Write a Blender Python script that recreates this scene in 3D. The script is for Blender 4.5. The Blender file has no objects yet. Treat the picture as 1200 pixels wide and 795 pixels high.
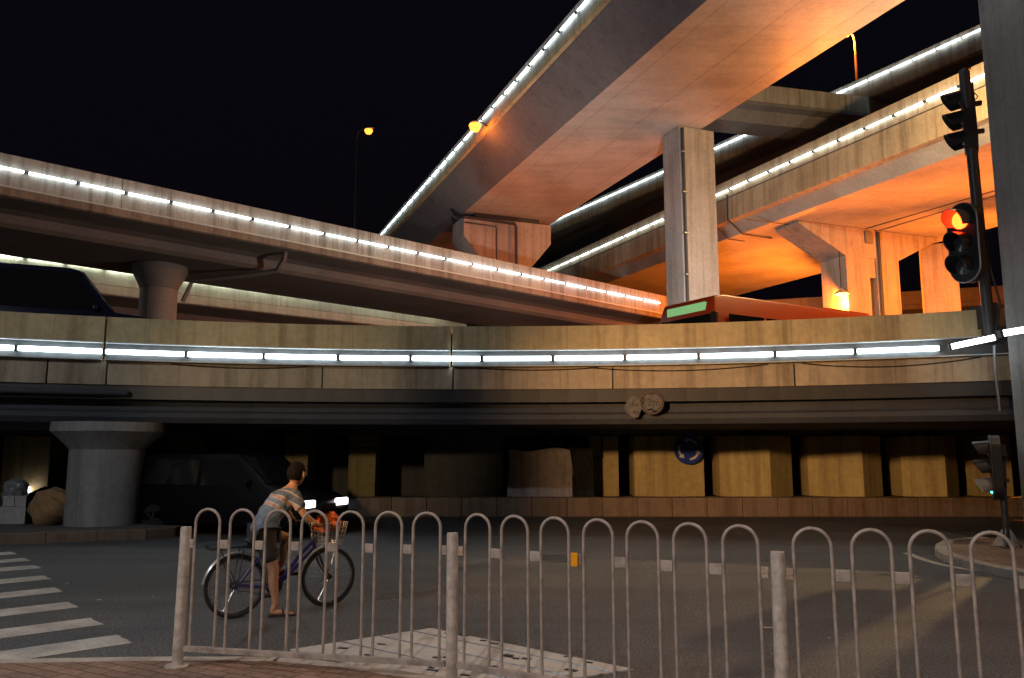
import bpy, bmesh, math, random
from mathutils import Vector, Matrix, Euler
random.seed(7)
R = math.radians
sc = bpy.context.scene
col = sc.collection

# ------------------------------------------------------------------ survey
# the photo's camera, used to measure where things stand in the place
F = 940.0; PITCH = R(8.05); CZ = 1.75
def _ray(px, py):
    a = (px - 600) / F; b = (397.5 - py) / F
    return Vector((a, math.cos(PITCH) - b*math.sin(PITCH), math.sin(PITCH) + b*math.cos(PITCH)))
def PZ(px, py, z):
    r = _ray(px, py); t = (z - CZ) / r.z
    return Vector((r.x*t, r.y*t, z))
def PY(px, py, Y):
    r = _ray(px, py); t = Y / r.y
    return Vector((r.x*t, Y, CZ + r.z*t))

# ------------------------------------------------------------------ mesh builder
class MB:
    def __init__(s): s.v = []; s.f = []; s.m = []
    def add(s, vs, fs, mi=0):
        n = len(s.v); s.v += [Vector(p) for p in vs]
        s.f += [tuple(i + n for i in f) for f in fs]; s.m += [mi]*len(fs)
        return s
    def box(s, c, d, rz=0.0, mi=0, M=None):
        x, y, z = d[0]/2, d[1]/2, d[2]/2
        vs = [Vector((a, b, e)) for a in (-x, x) for b in (-y, y) for e in (-z, z)]
        rot = M if M is not None else Matrix.Rotation(rz, 3, 'Z')
        vs = [rot @ p + Vector(c) for p in vs]
        return s.add(vs, [(0,1,3,2),(4,6,7,5),(0,4,5,1),(2,3,7,6),(0,2,6,4),(1,5,7,3)], mi)
    def prism(s, poly, z0, z1, mi=0):
        n = len(poly)
        vs = [(p[0], p[1], z0) for p in poly] + [(p[0], p[1], z1) for p in poly]
        fs = [tuple(range(n))[::-1], tuple(range(n, 2*n))] + [(i, (i+1) % n, n+(i+1) % n, n+i) for i in range(n)]
        return s.add(vs, fs, mi)
    def extr(s, poly, vec, mi=0):      # planar 3d polygon pushed along vec
        n = len(poly); vec = Vector(vec)
        vs = [Vector(p) for p in poly] + [Vector(p) + vec for p in poly]
        fs = [tuple(range(n))[::-1], tuple(range(n, 2*n))] + [(i, (i+1) % n, n+(i+1) % n, n+i) for i in range(n)]
        return s.add(vs, fs, mi)
    def tube(s, pts, r, seg=10, cap=True, mi=0, closed=False):
        pts = [Vector(p) for p in pts]; n = len(pts)
        rs = r if isinstance(r, (list, tuple)) else [r]*n
        vs = []; prev = None
        for i, p in enumerate(pts):
            if closed: t = pts[(i+1) % n] - pts[i-1]
            else: t = (pts[min(i+1, n-1)] - pts[max(i-1, 0)])
            t.normalize()
            if prev is None:
                up = Vector((0, 0, 1)) if abs(t.z) < 0.9 else Vector((1, 0, 0))
                a = t.cross(up).normalized()
            else:
                a = (prev - t*prev.dot(t)).normalized()
            prev = a; b = t.cross(a)
            for k in range(seg):
                th = 2*math.pi*k/seg
                vs.append(p + (a*math.cos(th) + b*math.sin(th))*rs[i])
        fs = []
        for i in range(n if closed else n-1):
            j = (i+1) % n
            for k in range(seg):
                fs.append((i*seg+k, i*seg+(k+1) % seg, j*seg+(k+1) % seg, j*seg+k))
        if cap and not closed:
            fs.append(tuple(range(seg))[::-1]); fs.append(tuple((n-1)*seg+k for k in range(seg)))
        return s.add(vs, fs, mi)
    def lathe(s, prof, c=(0,0,0), seg=24, axis='Z', mi=0):
        vs = []; n = len(prof)
        for (r, z) in prof:
            for k in range(seg):
                th = 2*math.pi*k/seg
                p = (r*math.cos(th), r*math.sin(th), z)
                if axis == 'Y': p = (p[0], -p[2], p[1])
                if axis == 'X': p = (p[2], p[0], p[1])
                vs.append(Vector(p) + Vector(c))
        fs = [(i*seg+k, i*seg+(k+1) % seg, (i+1)*seg+(k+1) % seg, (i+1)*seg+k) for i in range(n-1) for k in range(seg)]
        fs.append(tuple(range(seg))[::-1]); fs.append(tuple((n-1)*seg+k for k in range(seg)))
        return s.add(vs, fs, mi)
    def sweep(s, path, sec, mi=0):     # path: 3d points, sec: closed (u right of travel, v up)
        path = [Vector(p) for p in path]; n = len(path); k = len(sec); vs = []
        for i, p in enumerate(path):
            t = path[min(i+1, n-1)] - path[max(i-1, 0)]
            nr = Vector((t.y, -t.x, 0)).normalized()
            vs += [p + nr*u + Vector((0, 0, v)) for (u, v) in sec]
        fs = [(i*k+a, i*k+(a+1) % k, (i+1)*k+(a+1) % k, (i+1)*k+a) for i in range(n-1) for a in range(k)]
        fs.append(tuple(range(k))[::-1]); fs.append(tuple((n-1)*k+a for a in range(k)))
        return s.add(vs, fs, mi)
    def mesh(s, name, mat, off=(0,0,0), smooth=False, bevel=0.0):
        me = bpy.data.meshes.new(name)
        o = Vector(off)
        me.from_pydata([p - o for p in s.v], [], s.f)
        mats = mat if isinstance(mat, (list, tuple)) else [mat]
        for m in mats: me.materials.append(m)
        if len(mats) > 1: me.polygons.foreach_set('material_index', s.m)
        bm = bmesh.new(); bm.from_mesh(me)
        bmesh.ops.recalc_face_normals(bm, faces=bm.faces)
        if bevel:
            es = [e for e in bm.edges if len(e.link_faces) == 2 and e.calc_face_angle(0) > 0.5]
            bmesh.ops.bevel(bm, geom=es, offset=bevel, segments=2, affect='EDGES', profile=0.6)
        if smooth:
            for f in bm.faces: f.smooth = True
            for e in bm.edges:
                if len(e.link_faces) == 2 and e.calc_face_angle(0) > R(38): e.smooth = False
        bm.to_mesh(me); bm.free()
        return me
def tag(o, label=None, cat=None, group=None, kind=None):
    if label: o['label'] = label
    if cat: o['category'] = cat
    if group: o['group'] = group
    if kind: o['kind'] = kind
    return o
def empty(name, loc, rz=0.0, **k):
    o = bpy.data.objects.new(name, None); col.objects.link(o)
    o.location = loc; o.rotation_euler = (0, 0, rz); o.empty_display_size = 0.2
    return tag(o, **k)
def link(name, me, parent=None, **k):
    o = bpy.data.objects.new(name, me); col.objects.link(o)
    if parent: o.parent = parent
    return tag(o, **k)
def part(name, mb, mat, root, world=False, smooth=False, bevel=0.0, label=None, kind=None):
    off = (0, 0, 0)
    if world:
        p = root; off = Vector((0, 0, 0))
        while p: off += p.location; p = p.parent
    return link(name, mb.mesh(name, mat, off, smooth, bevel), root, label=label, kind=kind)
def solo(name, mb, mat, smooth=False, bevel=0.0, loc=None, **k):
    off = loc if loc is not None else (0, 0, 0)
    o = link(name, mb.mesh(name, mat, off, smooth, bevel), None, **k)
    o.location = off
    return o
def copy_tree(o, parent=None):
    c = o.copy(); col.objects.link(c)
    if parent: c.parent = parent
    for ch in list(o.children): copy_tree(ch, c)
    return c

# ------------------------------------------------------------------ materials
def newmat(name):
    m = bpy.data.materials.new(name); m.use_nodes = True
    nt = m.node_tree; b = nt.nodes['Principled BSDF']
    return m, nt, b
def N(nt, t, **kw):
    n = nt.nodes.new(t)
    for k, v in kw.items():
        if k in n.inputs: n.inputs[k].default_value = v
        else: setattr(n, k, v)
    return n
def coords(nt, scale=(1,1,1), rot=(0,0,0)):
    tc = N(nt, 'ShaderNodeTexCoord'); mp = N(nt, 'ShaderNodeMapping')
    mp.inputs['Scale'].default_value = scale; mp.inputs['Rotation'].default_value = rot
    nt.links.new(tc.outputs['Object'], mp.inputs['Vector'])
    return mp.outputs['Vector']
def ramp(nt, fac, stops, interp='LINEAR'):
    r = N(nt, 'ShaderNodeValToRGB'); cr = r.color_ramp; cr.interpolation = interp
    while len(cr.elements) < len(stops): cr.elements.new(0.5)
    for e, (p, c) in zip(cr.elements, stops):
        e.position = p; e.color = (*c, 1) if len(c) == 3 else c
    nt.links.new(fac, r.inputs['Fac'])
    return r.outputs['Color']
def g(v): return (v, v, v)
def mul(nt, a, b, fac=1.0):
    m = N(nt, 'ShaderNodeMix', data_type='RGBA', blend_type='MULTIPLY')
    m.inputs[0].default_value = fac
    nt.links.new(a, m.inputs[6]); nt.links.new(b, m.inputs[7])
    return m.outputs[2]
def bump(nt, b, h, strength=0.3, dist=0.02):
    bp = N(nt, 'ShaderNodeBump', Strength=strength, Distance=dist)
    nt.links.new(h, bp.inputs['Height']); nt.links.new(bp.outputs['Normal'], b.inputs['Normal'])
def concrete(name, base, rz=0.0, streak=0.5, boards=0.0, rough=0.75, mottled=0.5, pitch=1.2, spec=0.5):
    m, nt, b = newmat(name)
    v = coords(nt)
    n1 = N(nt, 'ShaderNodeTexNoise', Scale=0.45, Detail=7.0, Roughness=0.62); nt.links.new(v, n1.inputs['Vector'])
    n2 = N(nt, 'ShaderNodeTexNoise', Scale=7.0, Detail=6.0, Roughness=0.7); nt.links.new(v, n2.inputs['Vector'])
    k = mottled
    c = ramp(nt, n1.outputs['Fac'], [(0.25, tuple(x*(1-0.55*k) for x in base)), (0.5, base), (0.78, tuple(min(1, x*(1+0.45*k)) for x in base))])
    c2 = ramp(nt, n2.outputs['Fac'], [(0.3, g(0.72)), (0.62, g(1.0))])
    c = mul(nt, c, c2, 0.8)
    if streak:                                     # rain runs down the faces
        vs = coords(nt, (2.6, 2.6, 0.13))
        n3 = N(nt, 'ShaderNodeTexNoise', Scale=1.0, Detail=6.0, Roughness=0.65); nt.links.new(vs, n3.inputs['Vector'])
        c3 = ramp(nt, n3.outputs['Fac'], [(0.36, (0.40, 0.36, 0.32)), (0.52, g(0.95)), (0.7, g(1.0))])
        c = mul(nt, c, c3, streak)
        vs2 = coords(nt, (9, 9, 0.35))
        n4 = N(nt, 'ShaderNodeTexNoise', Scale=1.0, Detail=4.0, Roughness=0.6); nt.links.new(vs2, n4.inputs['Vector'])
        c4 = ramp(nt, n4.outputs['Fac'], [(0.34, (0.5, 0.45, 0.4)), (0.45, g(1.0))])
        c = mul(nt, c, c4, streak*0.6)
    hs = n2.outputs['Fac']
    if boards:                                     # formwork boards, running with the bridge
        vb = coords(nt, (1, 1, 1), (0, 0, -rz))
        wv = N(nt, 'ShaderNodeTexWave', wave_type='BANDS', bands_direction='Y', wave_profile='SAW'); wv.inputs['Scale'].default_value = 0.314/pitch
        wv.inputs['Distortion'].default_value = 0.15; nt.links.new(vb, wv.inputs['Vector'])
        cb = ramp(nt, wv.outputs['Fac'], [(0.0, g(0.55)), (0.03, g(1.0)), (0.97, g(0.96)), (1.0, g(0.6))])
        c = mul(nt, c, cb, boards)
        vb2 = coords(nt, (0.22, 1.9, 1), (0, 0, -rz))
        nb = N(nt, 'ShaderNodeTexNoise', Scale=1.0, Detail=5.0, Roughness=0.6); nt.links.new(vb2, nb.inputs['Vector'])
        c = mul(nt, c, ramp(nt, nb.outputs['Fac'], [(0.3, g(0.74)), (0.55, g(1.0)), (0.75, g(1.1))]), boards)
    nt.links.new(c, b.inputs['Base Color'])
    b.inputs['Roughness'].default_value = rough
    b.inputs['Specular IOR Level'].default_value = spec
    bump(nt, b, hs, 0.25, 0.015)
    return m
def paint(name, c, rough=0.5, metal=0.0, var=0.25, scale=12.0, spec=0.5):
    m, nt, b = newmat(name); v = coords(nt)
    n = N(nt, 'ShaderNodeTexNoise', Scale=scale, Detail=5.0, Roughness=0.65); nt.links.new(v, n.inputs['Vector'])
    cc = ramp(nt, n.outputs['Fac'], [(0.3, tuple(x*(1-var) for x in c)), (0.6, c)])
    nt.links.new(cc, b.inputs['Base Color']); b.inputs['Roughness'].default_value = rough
    b.inputs['Metallic'].default_value = metal; b.inputs['Specular IOR Level'].default_value = spec
    bump(nt, b, n.outputs['Fac'], 0.08, 0.004)
    return m
def emit(name, c, s):
    m, nt, b = newmat(name)
    if 'tube' in name:          # tubes age: each one is a little brighter or duller
        oi = N(nt, 'ShaderNodeObjectInfo'); mr = N(nt, 'ShaderNodeMapRange'); mr.inputs[3].default_value = .62*s; mr.inputs[4].default_value = 1.12*s
        nt.links.new(oi.outputs['Random'], mr.inputs[0]); nt.links.new(mr.outputs[0], b.inputs['Emission Strength'])
    b.inputs['Base Color'].default_value = (*[x*0.5 for x in c], 1)
    b.inputs['Emission Color'].default_value = (*c, 1); b.inputs['Emission Strength'].default_value = s
    return m

HD = R(38.3)
RZC = math.atan2(-0.391, 1) ; RZC = math.atan2(1, -0.391)
RZD = math.atan2(1, -0.46); RZE = math.atan2(1, -0.585)
M = {}
M['ring_par'] = concrete('cream_parapet_concrete', (0.58, 0.47, 0.26), streak=0.6, mottled=0.5)
M['ring_low'] = concrete('lower_panel_concrete', (0.42, 0.34, 0.24), streak=0.7, mottled=0.4)
M['ring_gird'] = concrete('girder_concrete', (0.046, 0.050, 0.062), streak=0.25, mottled=0.6)  # base colour darkened to stand in for shade under the overhang
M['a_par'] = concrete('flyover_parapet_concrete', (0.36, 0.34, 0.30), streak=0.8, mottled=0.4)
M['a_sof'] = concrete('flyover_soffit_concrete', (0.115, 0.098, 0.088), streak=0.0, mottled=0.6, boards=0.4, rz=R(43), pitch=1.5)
M['a_lip'] = concrete('dirty_lip_concrete', (0.24, 0.19, 0.15), streak=0.8, mottled=0.5)
M['drum'] = concrete('dirty_drum_concrete', (0.17, 0.135, 0.12), streak=0.5, mottled=0.5)
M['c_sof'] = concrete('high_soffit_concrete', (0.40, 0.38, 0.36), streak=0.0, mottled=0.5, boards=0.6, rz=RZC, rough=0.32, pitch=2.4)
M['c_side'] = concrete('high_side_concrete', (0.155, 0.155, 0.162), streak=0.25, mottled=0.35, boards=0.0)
M['d_par'] = concrete('right_parapet_concrete', (0.46, 0.38, 0.25), streak=0.6, mottled=0.4)
M['d_sof'] = concrete('right_soffit_concrete', (0.36, 0.34, 0.31), streak=0.0, mottled=0.5, boards=0.4, rz=RZD, pitch=3.0)
M['dark_conc'] = concrete('dark_concrete', (0.16, 0.155, 0.155), streak=0.4)
M['pier'] = concrete('pier_concrete', (0.30, 0.29, 0.28), streak=0.45, mottled=0.5)
M['pier_b'] = concrete('boarded_pier_concrete', (0.33, 0.30, 0.27), streak=0.5, mottled=0.5, boards=0.0)
M['yellow'] = concrete('ochre_painted_render', (0.46, 0.37, 0.17), streak=0.5, mottled=0.35)
M['ledge'] = concrete('ledge_stone', (0.20, 0.135, 0.09), streak=0.6, mottled=0.5)
M['kerb'] = concrete('kerb_stone', (0.42, 0.38, 0.34), streak=0.4, mottled=0.5)
M['patch'] = concrete('pale_slab_concrete', (0.50, 0.48, 0.46), streak=0.0, mottled=0.5)
M['fence'] = paint('cream_fence_paint', (0.46, 0.395, 0.345), rough=0.45, var=0.5, scale=11)
M['hooppaint'] = paint('grimy_hoop_paint', (0.35, 0.29, 0.25), rough=0.45, var=0.55, scale=9)
M['plate'] = paint('rusty_fence_plate', (0.40, 0.30, 0.22), rough=0.55, var=0.5, scale=60)
M['metal'] = paint('grey_steel', (0.30, 0.31, 0.33), rough=0.4, metal=0.7, var=0.3)
M['darkmetal'] = paint('dark_steel', (0.045, 0.048, 0.055), rough=0.45, metal=0.3, var=0.3)
M['trough'] = paint('galvanised_trough', (0.50, 0.52, 0.52), rough=0.45, metal=0.1, var=0.3)
M['trough_back'] = paint('dark_trough', (0.045, 0.048, 0.052), rough=0.5, var=0.5, scale=5)  # back plate coloured much darker than the trough lips
M['black'] = paint('black_plastic', (0.014, 0.014, 0.016), rough=0.45, var=0.3)
M['rubber'] = paint('rubber', (0.012, 0.012, 0.012), rough=0.8)
M['chrome'] = paint('worn_chrome', (0.55, 0.55, 0.57), rough=0.25, metal=1.0, var=0.3)
M['tubeL'] = emit('fluorescent_tube', (0.82, 0.96, 1.0), 8.5)
M['tubeF'] = emit('far_fluorescent_tube', (0.80, 0.95, 1.0), 6.5)
M['tubeB'] = emit('fluorescent_tube_pale', (0.86, 0.97, 0.85), 15.0)
M['b_par'] = concrete('pale_parapet_concrete', (0.50, 0.48, 0.36), streak=0.4, mottled=0.3)
M['sodium'] = emit('sodium_lamp', (1.0, 0.25, 0.03), 2.2)
M['sodlow'] = emit('sodium_lens', (1.0, 0.50, 0.10), 3.5)
M['headlight'] = emit('headlight_lens', (1.0, 0.90, 0.90), 3.0)
M['taillight'] = emit('tail_lens', (1.0, 0.10, 0.03), 1.2)
M['redlens'] = emit('red_signal_lens', (1.0, 0.030, 0.003), 16.0)
M['greenlens'] = emit('green_signal_lens', (0.05, 1.0, 0.55), 6.0)
M['offlens'] = paint('unlit_lens', (0.05, 0.05, 0.055), rough=0.12, var=0.2)
M['glass'] = paint('dark_vehicle_glass', (0.010, 0.011, 0.013), rough=0.06, var=0.1)
M['blackcar'] = paint('black_car_paint', (0.004, 0.004, 0.006), rough=0.4, var=0.1, spec=.2)
M['bluecar'] = paint('navy_van_paint', (0.008, 0.010, 0.028), rough=0.22, var=0.1)
M['busred'] = paint('orange_red_bus_paint', (0.45, 0.06, 0.012), rough=0.3, var=0.12, scale=2)
M['busgreen'] = emit('bus_display', (0.45, 1.0, 0.40), 0.22)

def asphalt():
    m, nt, b = newmat('asphalt'); v = coords(nt)
    n1 = N(nt, 'ShaderNodeTexNoise', Scale=42.0, Detail=6.0, Roughness=0.8); nt.links.new(v, n1.inputs['Vector'])
    n2 = N(nt, 'ShaderNodeTexNoise', Scale=0.35, Detail=6.0, Roughness=0.6); nt.links.new(v, n2.inputs['Vector'])
    vo = N(nt, 'ShaderNodeTexVoronoi', Scale=55.0); nt.links.new(v, vo.inputs['Vector'])
    c = ramp(nt, n1.outputs['Fac'], [(0.39, (0.022, 0.024, 0.028)), (0.49, (0.058, 0.062, 0.068)), (0.56, (0.095, 0.099, 0.105)), (0.63, (0.26, 0.26, 0.265))])
    c = mul(nt, c, ramp(nt, n2.outputs['Fac'], [(0.3, g(0.62)), (0.5, g(0.95)), (0.7, g(1.25))]))
    vt = coords(nt, (0.12, 1.6, 1), (0, 0, -HD))
    n3 = N(nt, 'ShaderNodeTexNoise', Scale=1.0, Detail=3.0); nt.links.new(vt, n3.inputs['Vector'])
    c = mul(nt, c, ramp(nt, n3.outputs['Fac'], [(0.35, g(0.82)), (0.6, g(1.08))]))
    nt.links.new(c, b.inputs['Base Color'])
    # cracks, sealed joints and oil drips
    vd = N(nt, 'ShaderNodeTexNoise', Scale=1.3, Detail=4.0); nt.links.new(v, vd.inputs['Vector'])
    va = N(nt, 'ShaderNodeVectorMath', operation='MULTIPLY_ADD'); nt.links.new(vd.outputs['Color'], va.inputs[0]); va.inputs[1].default_value = (.9, .9, 0); nt.links.new(v, va.inputs[2])
    vc = N(nt, 'ShaderNodeTexVoronoi', feature='DISTANCE_TO_EDGE', Scale=0.28); nt.links.new(va.outputs[0], vc.inputs['Vector'])
    c = mul(nt, c, ramp(nt, vc.outputs['Distance'], [(0.0, g(0.35)), (0.006, g(0.5)), (0.012, g(1.0))]))
    n6 = N(nt, 'ShaderNodeTexNoise', Scale=2.6, Detail=3.0, Roughness=0.5); nt.links.new(v, n6.inputs['Vector'])
    c = mul(nt, c, ramp(nt, n6.outputs['Fac'], [(0.27, g(0.45)), (0.36, g(1.0))]))
    n7 = N(nt, 'ShaderNodeTexNoise', Scale=30.0, Detail=1.0); nt.links.new(v, n7.inputs['Vector'])
    c = mul(nt, c, ramp(nt, n7.outputs['Fac'], [(0.70, g(1.0)), (0.76, g(2.2))]))
    rr = ramp(nt, n2.outputs['Fac'], [(0.35, g(0.55)), (0.65, g(0.8))]); nt.links.new(rr, b.inputs['Roughness'])
    bump(nt, b, vo.outputs['Distance'], 0.55, 0.012)
    return m
M['asphalt'] = asphalt()
def roadpaint():
    m, nt, b = newmat('worn_road_paint'); v = coords(nt)
    n1 = N(nt, 'ShaderNodeTexNoise', Scale=28.0, Detail=6.0, Roughness=0.75); nt.links.new(v, n1.inputs['Vector'])
    n2 = N(nt, 'ShaderNodeTexNoise', Scale=2.2, Detail=5.0, Roughness=0.6); nt.links.new(v, n2.inputs['Vector'])
    c = ramp(nt, n1.outputs['Fac'], [(0.33, (0.12, 0.115, 0.11)), (0.44, (0.46, 0.44, 0.40)), (0.7, (0.58, 0.56, 0.52))])
    c = mul(nt, c, ramp(nt, n2.outputs['Fac'], [(0.3, g(0.6)), (0.6, g(1.0))]))
    nt.links.new(c, b.inputs['Base Color']); b.inputs['Roughness'].default_value = 0.65
    bump(nt, b, n1.outputs['Fac'], 0.3, 0.006)
    return m
M['roadpaint'] = roadpaint()
def bricks(name, rz, c1, c2, w=0.24, h=0.12):
    m, nt, b = newmat(name); v = coords(nt, (1, 1, 1), (0, 0, rz))
    br = N(nt, 'ShaderNodeTexBrick'); nt.links.new(v, br.inputs['Vector'])
    br.inputs['Color1'].default_value = (*c1, 1); br.inputs['Color2'].default_value = (*c2, 1)
    br.inputs['Mortar'].default_value = (0.03, 0.024, 0.02, 1); br.inputs['Scale'].default_value = 1.0
    br.inputs['Brick Width'].default_value = w; br.inputs['Row Height'].default_value = h
    br.inputs['Mortar Size'].default_value = 0.006; br.inputs['Mortar Smooth'].default_value = 0.3
    n = N(nt, 'ShaderNodeTexNoise', Scale=22.0, Detail=6.0, Roughness=0.7); nt.links.new(v, n.inputs['Vector'])
    n2 = N(nt, 'ShaderNodeTexNoise', Scale=1.4, Detail=4.0); nt.links.new(v, n2.inputs['Vector'])
    c = mul(nt, br.outputs['Color'], ramp(nt, n.outputs['Fac'], [(0.3, g(0.6)), (0.65, g(1.1))]))
    c = mul(nt, c, ramp(nt, n2.outputs['Fac'], [(0.35, g(0.65)), (0.6, g(1.0))]))
    nt.links.new(c, b.inputs['Base Color']); b.inputs['Roughness'].default_value = 0.75
    inv = N(nt, 'ShaderNodeMath', operation='SUBTRACT'); inv.inputs[0].default_value = 1.0
    nt.links.new(br.outputs['Fac'], inv.inputs[1]); bump(nt, b, inv.outputs[0], 0.6, 0.012)
    return m
M['brick'] = bricks('red_brick_paving', R(28), (0.31, 0.19, 0.14), (0.22, 0.135, 0.10))
M['islbrick'] = bricks('island_tile_paving', R(15), (0.30, 0.19, 0.14), (0.24, 0.15, 0.11), 0.4, 0.4)

# ------------------------------------------------------------------ world and camera
w = bpy.data.worlds.new('World'); sc.world = w; w.use_nodes = True
nt = w.node_tree; bg = nt.nodes['Background']; out = nt.nodes['World Output']
sky = nt.nodes.new('ShaderNodeTexSky'); sky.sky_type = 'NISHITA'; sky.sun_disc = False
sky.sun_elevation = R(-4.0); sky.sun_rotation = R(200)
nt.links.new(sky.outputs['Color'], bg.inputs['Color']); bg.inputs['Strength'].default_value = 0.03
bg2 = nt.nodes.new('ShaderNodeBackground'); bg2.inputs['Color'].default_value = (0.0009, 0.0007, 0.0016, 1); bg2.inputs['Strength'].default_value = 1.0
ad = nt.nodes.new('ShaderNodeAddShader'); nt.links.new(bg.outputs[0], ad.inputs[0]); nt.links.new(bg2.outputs[0], ad.inputs[1])
nt.links.new(ad.outputs[0], out.inputs['Surface'])
cam = bpy.data.cameras.new('camera'); co = bpy.data.objects.new('camera', cam); col.objects.link(co)
cam.sensor_width = 36; cam.lens = 36*F/1200; cam.clip_end = 2000; cam.clip_start = 0.05
co.location = (0, 0, CZ); co.rotation_euler = (math.pi/2 + PITCH, 0, 0); sc.camera = co
sc.view_settings.view_transform = 'Standard'; sc.view_settings.look = 'None'
sc.view_settings.exposure = 0.8; sc.view_settings.gamma = 1.0
try:
    sc.cycles.use_denoising = True; sc.cycles.denoiser = 'OPENIMAGEDENOISE'
    sc.cycles.sample_clamp_indirect = 4.0; sc.cycles.max_bounces = 6; sc.cycles.diffuse_bounces = 3
    sc.cycles.use_light_tree = True; sc.cycles.caustics_reflective = False; sc.cycles.caustics_refractive = False
except Exception: pass

def lamp(loc, watts, color, radius=0.12, parent=None, spot=None, aim=None, blend=.6):
    l = bpy.data.lights.new('lamp_light', 'SPOT' if spot else 'POINT'); l.energy = watts; l.color = color; l.shadow_soft_size = radius
    if spot: l.spot_size = spot; l.spot_blend = blend
    o = bpy.data.objects.new('lamp_light', l); col.objects.link(o); o.location = loc
    if parent: o.parent = parent
    if aim is not None:
        o.rotation_euler = (Vector(aim) - Vector(loc)).to_track_quat('-Z', 'Y').to_euler()
    return o
SOD = (1.0, 0.20, 0.014); WARM = (1.0, 0.50, 0.22); PALE = (1.0, 0.74, 0.55)

# ------------------------------------------------------------------ ground
solo('road', MB().add([(-600,-600,0),(600,-600,0),(600,900,0),(-600,900,0)], [(0,1,2,3)]), M['asphalt'], kind='structure')
FP = [Vector((-2.575, 6.46, 0.12)), Vector((-0.43, 5.99, 0.12)), Vector((1.56, 4.87, 0.12)), Vector((3.77, 4.27, 0.12))]
kerb_line = [PZ(-400, 776, .12), PZ(0, 772, .12), PZ(180, 769, .12), PZ(330, 769, .12), PZ(420, 778, .12), PZ(520, 793, .12), Vector((0.25, 5.45, .12)), Vector((1.5, 4.62, .12)), Vector((3.6, 4.0, .12)), Vector((9, 2.2, .12))]
kb = MB(); kw = 0.14
for a, b_ in zip(kerb_line[:-1], kerb_line[1:]):           # kerb stones about 0.9 m long
    L = (b_-a).length; n = max(1, round(L/0.9))
    for i in range(n):
        p = a.lerp(b_, i/n); q = a.lerp(b_, (i+1)/n); d = (q-p).normalized(); p = p + d*0.005; q = q - d*0.005
        kb.sweep([p, q], [(0, -0.12), (0, -0.015), (0.015, 0.0), (kw, 0.0), (kw, -0.12)])
solo('kerb', kb, M['kerb'], kind='structure')
inner = [p + Vector(((b_-a).y, -(b_-a).x, 0)).normalized()*(kw+0.004) for p, a, b_ in zip(kerb_line, [kerb_line[0]]+kerb_line[:-1], kerb_line[1:]+[kerb_line[-1]])]
pv = MB().prism([(p.x, p.y) for p in inner] + [(9, -12), (-14, -12)], -0.05, 0.118)
solo('pavement', pv, M['brick'], kind='structure')

# road markings: worn zebra bars and the edge line round the island
mk = MB(); bd = Vector((math.cos(R(43)), math.sin(R(43)), 0)); bn = Vector((-bd.y, bd.x, 0))
for (px, py) in ((17,648),(32,655.5),(44,664),(56,676.5),(69,691),(86,708.5),(113,728),(146,748.5)):
    e = PZ(px, py, 0.004)
    jag = [e + bn*(.23 - .46*k/6) + bd*random.uniform(-.012, .012) for k in range(7)]
    mk.add([e - bd*5.5 + bn*.23] + jag + [e - bd*5.5 - bn*.23], [tuple(range(9))])
edge = [PZ(x, y, .004) for (x, y) in ((1062,648),(1072,652),(1084,656.5),(1100,661),(1125,666),(1160,671.5),(1200,677),(1260,684))]
for a, b_ in zip(edge[:-1], edge[1:]):
    n_ = Vector((-(b_-a).y, (b_-a).x, 0)).normalized()*.07
    mk.add([a-n_, b_-n_, b_+n_, a+n_], [(0,1,2,3)])
a = PZ(893, 736, .004); mk.add([a, a+Vector((.19, -.02, 0)), a+Vector((.2, .035, 0)), a+Vector((.02, .05, 0))], [(0,1,2,3)])
solo('road_marking', mk, M['roadpaint'], kind='structure')

# pale concrete slab in the road with its slots
c4 = [PZ(340, 762, .005), PZ(505, 737, .005), PZ(742, 785, .005), PZ(560, 812, .005)]
sl = MB().prism([(p.x, p.y) for p in c4], 0.0, 0.012)
ps = solo('concrete_slab', sl, M['patch'], label='pale concrete slab with dark slots set in the asphalt behind the railing', cat='slab')
def quadpt(u, v): return c4[0].lerp(c4[1], u).lerp(c4[3].lerp(c4[2], u), v)
sm = MB()
for k in range(26):
    u = random.choice((.18, .45, .72, .95)) + random.uniform(-.04, .04); v = random.uniform(.05, .97)
    p = quadpt(min(u, .98), v); p.z = .0165
    sm.box(p, (random.uniform(.05, .11), random.uniform(.02, .04), .006), R(-30) + random.uniform(-.3, .3))
part('slot', sm, M['black'], ps, kind='stuff')
sg = MB()
for u in (.33, .6, .85):
    sg.tube([quadpt(u, .01) + Vector((0, 0, .009)), quadpt(u, .99) + Vector((0, 0, .009))], .006, 6)
part('groove', sg, M['metal'], ps)

# litter and leaves on the road
for i, (px, py, s) in enumerate(((116,704,.035),(78,685,.03),(179,700,.02),(443,679,.015),(640,657,.02),(972,748,.018))):
    p = PZ(px, py, .004); m_ = MB(); n_ = 6
    m_.add([p + Vector((math.cos(k*1.047)*s*random.uniform(.7, 1.4), math.sin(k*1.047)*s*random.uniform(.7, 1.4), random.uniform(0, .012))) for k in range(n_)], [tuple(range(n_))])
    solo('litter_scrap', m_, M['roadpaint'], label=['white scrap of litter on the road between the zebra bars and the first post', 'small white scrap lying between zebra bars', 'tiny pale scrap on the road left of the bicycle', 'tiny pale scrap on the road right of the bicycle', 'small pale scrap beyond the middle railing', 'tiny pale scrap on the road beyond the right railing'][i], cat='litter')
mc = MB(); p = PZ(648, 655, .004); mc.lathe([(.42, 0), (.42, .012), (.38, .018), (.0, .018)], p, 28)
solo('manhole_cover', mc, M['darkmetal'], label='dark round manhole cover flush in the road beyond the railing', cat='manhole cover')

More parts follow.
